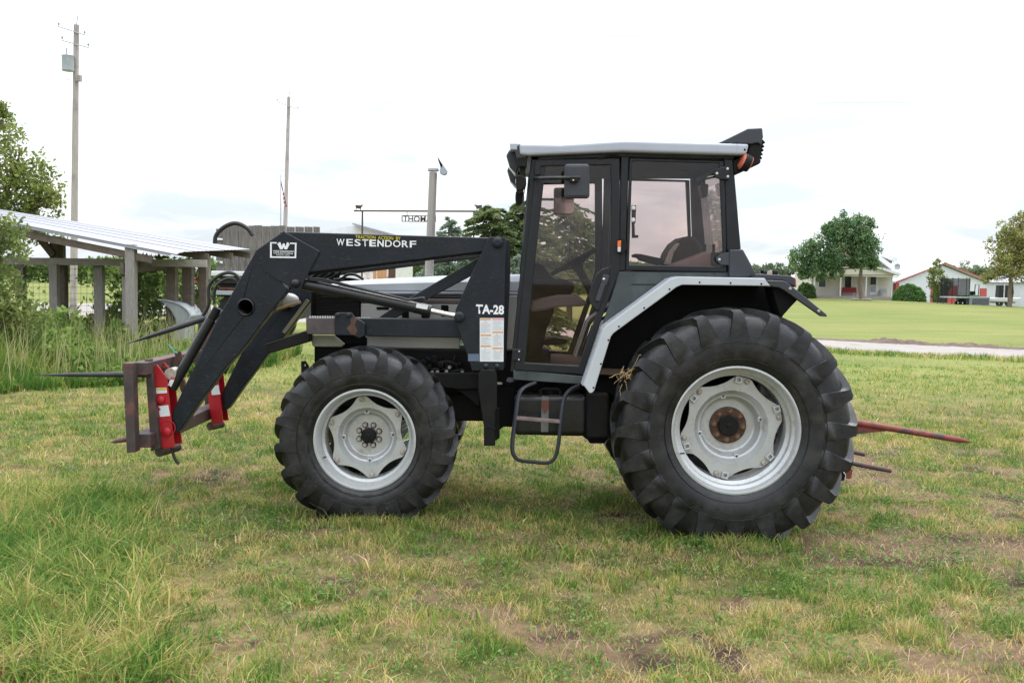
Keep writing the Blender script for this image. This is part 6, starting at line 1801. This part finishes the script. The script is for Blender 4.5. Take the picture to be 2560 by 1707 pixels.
# ------------------------------------------------------------------ conifers behind the cab
spr = [(0.075, 0.13, 0.05), (0.23, 0.27, 0.11)]; blu = [(0.12, 0.18, 0.12), (0.30, 0.37, 0.28)]
b_ = P('s', 1120, 690, 24.0); conifer('spruce', 'small blue green spruce just left of the loader post', (b_.x, 24.0, 0), 3.4, 1.15, 71, blu, 100, 70, .2, spray=.13, power=.65)
b_ = P('s', 1225, 690, 26.0); conifer('spruce', 'broad olive green spruce between the loader post and the cab', (b_.x, 26.0, 0), 3.85, 1.5, 72, spr, 190, 95, .35, spray=.16, power=.35)
b_ = P('s', 1315, 690, 26.5); conifer('spruce', 'tallest olive green spruce at the front corner of the cab', (b_.x, 26.5, 0), 4.1, 1.5, 75, spr, 190, 95, .35, spray=.16, power=.4)
b_ = P('s', 1425, 690, 47.0); conifer('spruce', 'spruce with drooping branches seen through the cab door glass', (b_.x, 47.0, 0), 5.6, 3.1, 73, spr, 90, 90, .42, spray=.26, power=.3, low=.42)
b_ = P('s', 1290, 690, 22.5); conifer('spruce', 'low blue spruce close to the cab corner', (b_.x, 22.5, 0), 2.5, .8, 74, blu, 80, 60, .2, spray=.12, power=.5)

# ------------------------------------------------------------------ far vegetation
def mass(name, label, x0, x1, D, depth, h0, h1, n, leaf, cols, seed, vertical=0.0):
    r = np.random.default_rng(seed)
    x = x0 + (x1 - x0) * r.random(n); y = D + depth * r.random(n)
    hh = h0 + (h1 - h0) * fbm(x * .25, y * .1 + 3, seed)
    z = hh * r.random(n) ** .6
    V, T, C = leaf_cards(np.stack([x, y, z + gz(x, y)], 1), leaf * (.6 + .8 * r.random(n)), lerp(cols[0], cols[1], np.clip(r.normal(.5, .28, n), 0, 1)), r, .5,
                         updir=np.array([[0, 0, 1.0]]) * vertical if vertical else None)
    return tag(link(name, np_mesh(name, V, T, 4, C), M['leaf']), label, 'vegetation', kind='stuff')
mass('crop_field', 'tall green crop rows beyond the road, behind the shed', -26, -12.5, 73, 6, 2.2, 3.0, 9000, .5, [(.05, .10, .02), (.17, .24, .06)], 81, .7)
mass('hedgerow', 'distant green hedgerow on the left horizon', -110, -25, 150, 8, 2.6, 4.6, 14000, .8, [(.06, .11, .025), (.18, .25, .06)], 82)
mass('hedgerow', 'distant green trees between the exhaust pipe and the white shed', -22, 22, 140, 10, 2.5, 5.2, 9000, .8, [(.06, .11, .035), (.15, .21, .07)], 83)
mass('far_woods', 'grey green distant tree line on the right horizon', 20, 190, 260, 12, 4, 8, 14000, 1.3, [(.08, .12, .06), (.14, .18, .09)], 84)
mass('hedge_far_mid', 'dark distant hedge seen through the cab glass', 2, 26, 120, 6, 1.2, 2.4, 3000, .6, [(.06, .10, .03), (.13, .17, .06)], 85)

# ------------------------------------------------------------------ farmhouse on the right
DH = 108.0
zf = P('s', 2126, 739.5, DH).z; g_ = gzf(P('s', 2126, 745, DH).x, DH)
house = thing('farmhouse', 'beige farmhouse with white porch posts and a front gable, across the drive', 'house', (P('s', 2126, 745, DH).x, DH + 5, g_))
def hb(nm, x0, x1, ya, yb, y0, y1, m_, parent=house, bevel=0):
    a, b = P('e7', x0, yb, y0), P('e7', x1, ya, y0)
    return MB().box(a.x, b.x, y0, y1, a.z, b.z).build(nm, m_, parent, bevel=bevel)
hb('wall', 360, 1900, 330, 790, DH + 2.2, DH + 9, M['siding'])
hb('porch_floor', 390, 1925, 775, 850, DH, DH + 2.2, M['foundation'])
for xx in (430, 925, 1408, 1898):
    hb('porch_post', xx - 17, xx + 17, 345, 780, DH + .1, DH + .3, M['white_paint'])
hb('porch_beam', 400, 1925, 325, 375, DH + .05, DH + .35, M['siding'])
def gable(nm, crop, pts, y0, y1, m_):
    return MB().prism(xz(crop, pts, y0), y0, y1).build(nm, m_, house)
# porch roof: low gable
ap_ = (1150, 60)
gable('porch_gable', 'e7', [(420, 330), (1150, 70), (1960, 350), (1900, 352), (420, 352)], DH - .1, DH + .1, M['siding'])
for nm, q in (('porch_rake', [(1150, 28), (2080, 330), (2040, 372), (1150, 72)]), ('porch_rake', [(1150, 28), (330, 280), (360, 330), (1150, 72)])):
    gable(nm, 'e7', q, DH - .4, DH + 2.2, M['white_paint'])
gable('upper_gable', 'e7', [(400, 160), (1150, -330), (1880, 200), (1880, 360), (400, 360)], DH + 2.25, DH + 8.8, M['shingle'])
for q in ([(1150, -400), (1960, 210), (1900, 262), (1150, -325)], [(1150, -400), (330, 170), (390, 222), (1150, -325)]):
    gable('roof', 'e7', q, DH + 1.6, DH + 9.4, M['white_paint'])
gable('dormer', 'e7', [(1500, -100), (1900, 60), (1900, 140), (1500, 140)], DH + 4.5, DH + 8, M['shingle'])
gable('dormer_roof', 'e7', [(1450, -160), (2010, 50), (1990, 110), (1900, 90), (1450, -100)], DH + 4.2, DH + 8.3, M['white_paint'])
def hwindow(x0, y0, x1, y1, nm='window'):
    w_ = hb(nm, x0 - 14, x1 + 16, y0 - 10, y1 + 14, DH + 2.12, DH + 2.19, M['white_paint'])
    hb('pane', x0, x1, y0, y1, DH + 2.08, DH + 2.115, M['house_glass'], w_)
hwindow(512, 345, 642, 585); hwindow(1000, 350, 1130, 600)
d_ = hb('door', 1470, 1640, 375, 745, DH + 2.12, DH + 2.19, M['white_paint'])
hb('pane', 1490, 1600, 390, 545, DH + 2.08, DH + 2.115, M['house_glass'], d_)
hb('door_panel', 1490, 1595, 560, 680, DH + 2.08, DH + 2.115, M['galv'], d_)
ds = P('e7', 1995, 205, DH + 2)
MB().lathe([(.0005, .08), (.2, .05), (.36, -.06), (.37, -.05), (.2, .07), (.0005, .1)], (ds.x, DH + 2, ds.z), 20).build('satellite_dish', M['galv'], house, smooth=True)
MB().tube([P('e7', 1920, 110, DH + 2), P('e7', 1915, 270, DH + 2)], .05, 6).build('bracket_post', M['galv'], house)
MB().tube([P('e7', 2060, 350, DH), P('e7', 1990, 395, DH + 1), P('e7', 1930, 400, DH + 2)], .05, 6).build('downspout', M['white_paint'], house)
bench = thing('porch_bench', 'dark red bench on the farmhouse porch', 'bench', P('e7', 1090, 775, DH + 1.6))
hb('back', 955, 1225, 598, 672, DH + 1.9, DH + 1.98, M['bench_red'], bench)
hb('seat', 955, 1230, 672, 690, DH + 1.35, DH + 1.9, M['bench_red'], bench)
for xx in (965, 1215): hb('leg', xx - 6, xx + 6, 690, 778, DH + 1.4, DH + 1.5, M['bench_red'], bench)
ch = thing('porch_chair', 'pale metal chair by the farmhouse door', 'chair', P('e7', 1740, 775, DH + 1.6))
hb('back', 1680, 1800, 625, 655, DH + 1.9, DH + 1.95, M['galv'], ch); hb('seat', 1680, 1800, 660, 695, DH + 1.4, DH + 1.9, M['galv'], ch)
for xx in (1685, 1795): hb('leg', xx - 4, xx + 4, 695, 778, DH + 1.45, DH + 1.5, M['galv'], ch)
cl_ = P('s', 2153, 747, 102)
tree('yard_tree', 'round dark green maple in front of the farmhouse porch', (cl_.x, 102.0), 9.2, {'top': 9, 'bottom': 2.6, 'rad': 4.6, 'lean': -.1}, .24, 23000,
     [(.065, .14, .06), (.22, .33, .145)], .19, 31, limbs=7, shell=.2,
     lobes=[(-.1, 0, 6.0, 1.55), (-2.7, .3, 6.2, 1.7), (.55, 0, 5.0, 1.45), (-2.3, -.2, 7.7, 1.25), (-.2, .2, 7.6, 1.25), (-4.3, 0, 4.3, 1.4), (-6.4, .2, 3.9, 1.3), (-5.2, 0, 5.2, 1.0), (-6.0, -.2, 2.7, .75), (1.1, 0, 3.9, .95), (-2.8, 0, 4.3, 1.3), (-.6, -.4, 4.2, 1.2), (-3.6, 0, 7.2, .8), (-5.3, 0, 2.9, 1.1), (-4.0, .2, 3.0, 1.1), (-2.6, 0, 3.1, .9)])
ring_ = thing('tree_ring', 'low ring of pinkish stones round the yard maple', 'stone ring', (cl_.x, 102, gzf(cl_.x, 102)))
for i in range(14):
    a_ = 2 * PI * i / 14
    MB().ball((cl_.x + .85 * math.cos(a_), 102 + .85 * math.sin(a_), gzf(cl_.x, 102) + .06), .19, 8, 5, (1, 1, .6)).build('stone', M['hood_stripe'], ring_)
p = P('e7', 265, 740, 107); bush('boxwood', 'clipped dark round bush at the left end of the porch', (p.x, 107), 1.05, 1.0, 1.75, 2600, .22, [(.045, .095, .03), (.14, .23, .07)], 41)
p = P('c24', 1400, 900, 104); bush('yew_bush', 'wide dark green bush between the farmhouse and the barn', (p.x, 104), 1.75, 1.4, 1.85, 3400, .24, [(.05, .12, .03), (.15, .28, .075)], 42)
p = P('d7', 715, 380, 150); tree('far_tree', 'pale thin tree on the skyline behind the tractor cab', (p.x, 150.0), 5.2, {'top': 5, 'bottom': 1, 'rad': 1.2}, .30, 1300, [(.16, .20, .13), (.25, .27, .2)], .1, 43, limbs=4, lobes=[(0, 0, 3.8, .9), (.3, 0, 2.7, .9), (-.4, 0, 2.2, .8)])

# ------------------------------------------------------------------ barn and things before it
DB = 112.0
bl, br = P('c24', 1300, 920, DB), P('c24', 2088, 950, 122)
BZ = -.30
barn = thing('barn', 'long white metal barn with red trim and doors at the right', 'barn', ((bl.x + br.x) / 2, 118, -.3))
def bpt(t, z, back=0.0):
    """point on the barn front: t along the front, z height, back = into the barn"""
    d = Vector((br.x - bl.x, 122 - DB, 0)); n_ = Vector((-d.y, d.x, 0)).normalized()
    p = Vector((bl.x, DB, 0)) + d * t + n_ * back
    return Vector((p.x, p.y, z + BZ))
def bpoly(nm, pts, b0, b1, m_, parent=barn):
    n = len(pts)
    vs = [bpt(t, z, b0) for t, z in pts] + [bpt(t, z, b1) for t, z in pts]
    fs = [tuple(range(n)), tuple(reversed(range(n, 2 * n)))] + [(i, i + n, (i + 1) % n + n, (i + 1) % n) for i in range(n)]
    return MB().add(vs, fs).build(nm, m_, parent)
he, ha = 2.45, 4.75
bpoly('wall', [(0, -.1), (1, -.1), (1, he - .1), (.43, ha - .15), (0, he)], 0, 16, M['barn_white'])
bpoly('roof', [(-.05, he - .02), (.43, ha), (.43, ha + .16), (-.05, he + .18)], -.4, 16.4, M['barn_white'])
bpoly('roof', [(.43, ha), (1.05, he - .2), (1.05, he), (.43, ha + .16)], -.4, 16.4, M['barn_white'])
bpoly('rake_trim', [(-.05, he + .03), (.43, ha + .05), (.43, ha + .17), (-.05, he + .16)], -.46, -.41, M['barn_red'])
bpoly('rake_trim', [(.43, ha + .04), (1.05, he - .14), (1.05, he + .02), (.43, ha + .17)], -.46, -.41, M['barn_red'])
bpoly('corner_trim', [(-.02, -.1), (.012, -.1), (.012, he), (-.02, he)], -.05, .2, M['barn_red'])
bpoly('corner_trim', [(.985, -.1), (1.012, -.1), (1.012, he - .1), (.985, he - .1)], -.05, .2, M['barn_red'])
bpoly('doorway', [(.345, -.1), (.56, -.1), (.56, 2.25), (.345, 2.25)], -.03, .03, M['dark_inside'])
bpoly('door_jamb', [(.328, -.1), (.345, -.1), (.345, 2.4), (.328, 2.4)], -.08, .05, M['barn_red'])
bpoly('sliding_door', [(.50, -.1), (.60, -.1), (.60, 2.25), (.50, 2.25)], -.10, -.04, M['barn_red'])
bpoly('door', [(.852, -.05), (.925, -.05), (.925, 2.0), (.852, 2.0)], -.08, -.02, M['barn_red'])
p = P('d8', 1150, 985, 96); trm = thing('trampoline', 'trampoline with a dark safety net in front of the barn', 'trampoline', (p.x, 96, 0))
cx = p.x; R_ = 1.3
MB().tube([(cx + R_ * math.cos(2 * PI * k / 28), 96 + R_ * math.sin(2 * PI * k / 28), .85) for k in range(28)], .07, 6, closed=True).build('frame', M['galv'], trm)
MB().add([(cx + (R_ - .1) * math.cos(2 * PI * k / 28), 96 + (R_ - .1) * math.sin(2 * PI * k / 28), .86) for k in range(28)], [tuple(range(28))]).build('jumping_mat', M['dark_inside'], trm, fix=False)
for k in range(6):
    a_ = 2 * PI * k / 6 + .3
    MB().tube([(cx + R_ * math.cos(a_), 96 + R_ * math.sin(a_), 0), (cx + R_ * math.cos(a_), 96 + R_ * math.sin(a_), 2.75)], .03, 6).build('net_pole', M['hood_band'], trm)
nm_, nt_, nb_, no_ = new_mat('mesh netting'); nt_.nodes.remove(nb_)
_t = nt_.nodes.new('ShaderNodeBsdfTransparent'); _d = nt_.nodes.new('ShaderNodeBsdfDiffuse'); _d.inputs[0].default_value = (.03, .03, .035, 1)
_m = nt_.nodes.new('ShaderNodeMixShader'); _m.inputs[0].default_value = .55
nt_.links.new(_t.outputs[0], _m.inputs[1]); nt_.links.new(_d.outputs[0], _m.inputs[2]); nt_.links.new(_m.outputs[0], no_.inputs[0])
vs = [(cx + R_ * math.cos(2 * PI * k / 28), 96 + R_ * math.sin(2 * PI * k / 28), z) for z in (.9, 2.65) for k in range(28)]
mobj('safety_net', vs, [(k, (k + 1) % 28, (k + 1) % 28 + 28, k + 28) for k in range(28)], nm_, trm)
p = P('d8', 1375, 995, 97); gt = thing('garden_tractor', 'small green tractor parked at the barn beside the trampoline', 'tractor', (p.x, 97, 0))
MB().box(p.x - 1.0, p.x + .45, 96.6, 97.4, .55, 1.05).build('hood', M['green_paint'], gt, bevel=.08)
MB().box(p.x + .3, p.x + .9, 96.5, 97.5, .6, 1.1).build('fender', M['green_paint'], gt, bevel=.08)
for (dx, rr) in ((.6, .5), (-.7, .3)):
    for yy in (96.4, 97.4): MB().lathe([(.1, 0), (rr, 0), (rr, .22), (.1, .22)], (p.x + dx, yy, rr), 18).build('wheel', M['rubber'], gt)
MB().tube([(p.x + .8, 96.6, 1.0), (p.x + .85, 96.6, 2.1), (p.x + .85, 97.4, 2.1), (p.x + .8, 97.4, 1.0)], .04, 6).build('roll_bar', M['dull_black'], gt)
MB().box(p.x + .25, p.x + .65, 96.8, 97.2, 1.05, 1.45).build('seat', M['dull_black'], gt, bevel=.05)
p = P('d8', 1570, 985, 96); ac = thing('air_conditioner', 'grey box unit standing before the red barn door', 'unit', (p.x, 96, 0))
MB().box(p.x - 1.1, p.x + .9, 95.7, 96.5, .05, .95).build('case', M['galv'], ac, bevel=.04)
for q in range(6): MB().box(p.x - .8, p.x + .8, 95.68, 95.70, .2 + q * .1, .25 + q * .1).build('louver', M['hood_band'], ac)
p = P('d8', 855, 960, 98); tree('sapling', 'yellow green young tree before the barn doorway', (p.x, 98.0), 4.2, {'top': 4.2, 'bottom': .4, 'rad': 1}, .2, 2600, [(.13, .19, .05), (.30, .33, .12)], .06, 44, limbs=5,
     lobes=[(0, 0, 2.2, 1.0), (.5, 0, 1.6, .9), (-.2, 0, 3.2, .8), (.9, 0, 1.9, .6), (0, 0, .9, .7), (.1, 0, 3.9, .45)])
at_c = [(.17, .21, .055), (.40, .40, .14), (.38, .25, .12), .12]
p = P('d8', 2105, 1040, 92)
tree('autumn_tree', 'tall yellow green tree turning red, left of the two at the right edge', (p.x, 92.0), 10.5, {'top': 10, 'bottom': 1.8, 'rad': 3.4}, .22, 6500, at_c, .17, 45, limbs=8, shell=.1,
     lobes=[(0, 0, 4.0, 1.9), (-1.6, 0, 3.2, 1.1), (1.2, 0, 4.0, 1.7), (-.9, 0, 5.2, 1.4), (.6, 0, 6.0, 1.6), (-.6, 0, 7.0, 1.1), (.8, 0, 7.8, 1.1), (-1.0, .3, 6.1, 1.0), (1.9, 0, 5.8, 1.4), (-2.2, 0, 2.5, .7)])
p = P('d8', 2235, 1045, 92); tree('autumn_tree', 'reddish green tree with a dark trunk, nearest the right edge', (p.x, 93.5), 10.0, {'top': 9.6, 'bottom': 1.8, 'rad': 3.4}, .22, 6000, [(.15, .18, .055), (.35, .34, .12), (.40, .23, .11), .16], .20, 46, limbs=8, shell=.1, bark='bark_dark',
     lobes=[(.3, 0, 4.0, 1.8), (1.6, 0, 4.2, 1.7), (.5, 0, 6.0, 1.7), (2.2, 0, 6.2, 1.6), (.9, 0, 7.8, 1.3), (2.8, 0, 4.4, 1.6), (-.8, 0, 4.6, 1.1)])
# trees behind the barn
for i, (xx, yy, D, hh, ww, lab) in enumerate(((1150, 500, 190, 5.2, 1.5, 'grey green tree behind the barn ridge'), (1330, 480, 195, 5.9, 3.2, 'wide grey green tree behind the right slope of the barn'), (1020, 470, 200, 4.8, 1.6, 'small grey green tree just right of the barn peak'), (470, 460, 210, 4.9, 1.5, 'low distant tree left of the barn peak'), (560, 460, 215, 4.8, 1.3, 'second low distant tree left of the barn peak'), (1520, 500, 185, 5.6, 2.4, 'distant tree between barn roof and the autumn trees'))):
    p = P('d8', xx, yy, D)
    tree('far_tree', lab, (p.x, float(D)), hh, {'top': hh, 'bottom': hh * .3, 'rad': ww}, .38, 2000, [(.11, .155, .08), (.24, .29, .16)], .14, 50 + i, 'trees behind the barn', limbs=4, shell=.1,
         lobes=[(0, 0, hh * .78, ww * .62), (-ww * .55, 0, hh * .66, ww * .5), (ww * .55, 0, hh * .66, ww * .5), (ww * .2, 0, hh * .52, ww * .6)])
# white boat on a trailer and white building at the far right
p = P('d8', 1960, 1020, 98); bt = thing('boat', 'small white boat on a trailer under the autumn trees', 'boat', (p.x, 98, 0))
hull = [(-1.5, .45), (1.2, .45), (1.7, .9), (-1.6, .85)]
MB().prism([(p.x + a_, z) for a_, z in hull], 97.4, 98.6).build('hull', M['white_paint'], bt, bevel=.1)
MB().prism([(p.x - .5, .88), (p.x + .5, .88), (p.x + .4, 2.1), (p.x - .45, 2.1)], 97.6, 98.4).build('console', M['house_glass'], bt, bevel=.05)
MB().box(p.x - .05, p.x + .05, 97.55, 97.6, .8, 2.2).build('frame_post', M['white_paint'], bt)
for xx in (-.4, .5): MB().lathe([(.1, 0), (.32, 0), (.32, .2), (.1, .2)], (p.x + xx, 97.5, .32), 16).build('wheel', M['rubber'], bt)
MB().box(p.x - 1.6, p.x + 1.2, 97.7, 98.3, .34, .44).build('trailer_bed', M['galv'], bt)
p = P('d8', 2275, 1030, 100); wb = thing('white_outbuilding', 'plain white outbuilding cut off by the right edge of the picture', 'building', (p.x + 3, 103, 0))
MB().box(p.x, p.x + 7, 100, 107, -.1, 2.4).build('wall', M['barn_white'], wb)
MB().prism([(p.x - .3, 2.38), (p.x + 7.3, 2.38), (p.x + 3.5, 3.9)], 99.7, 107.3).build('roof', M['roof_metal'], wb)
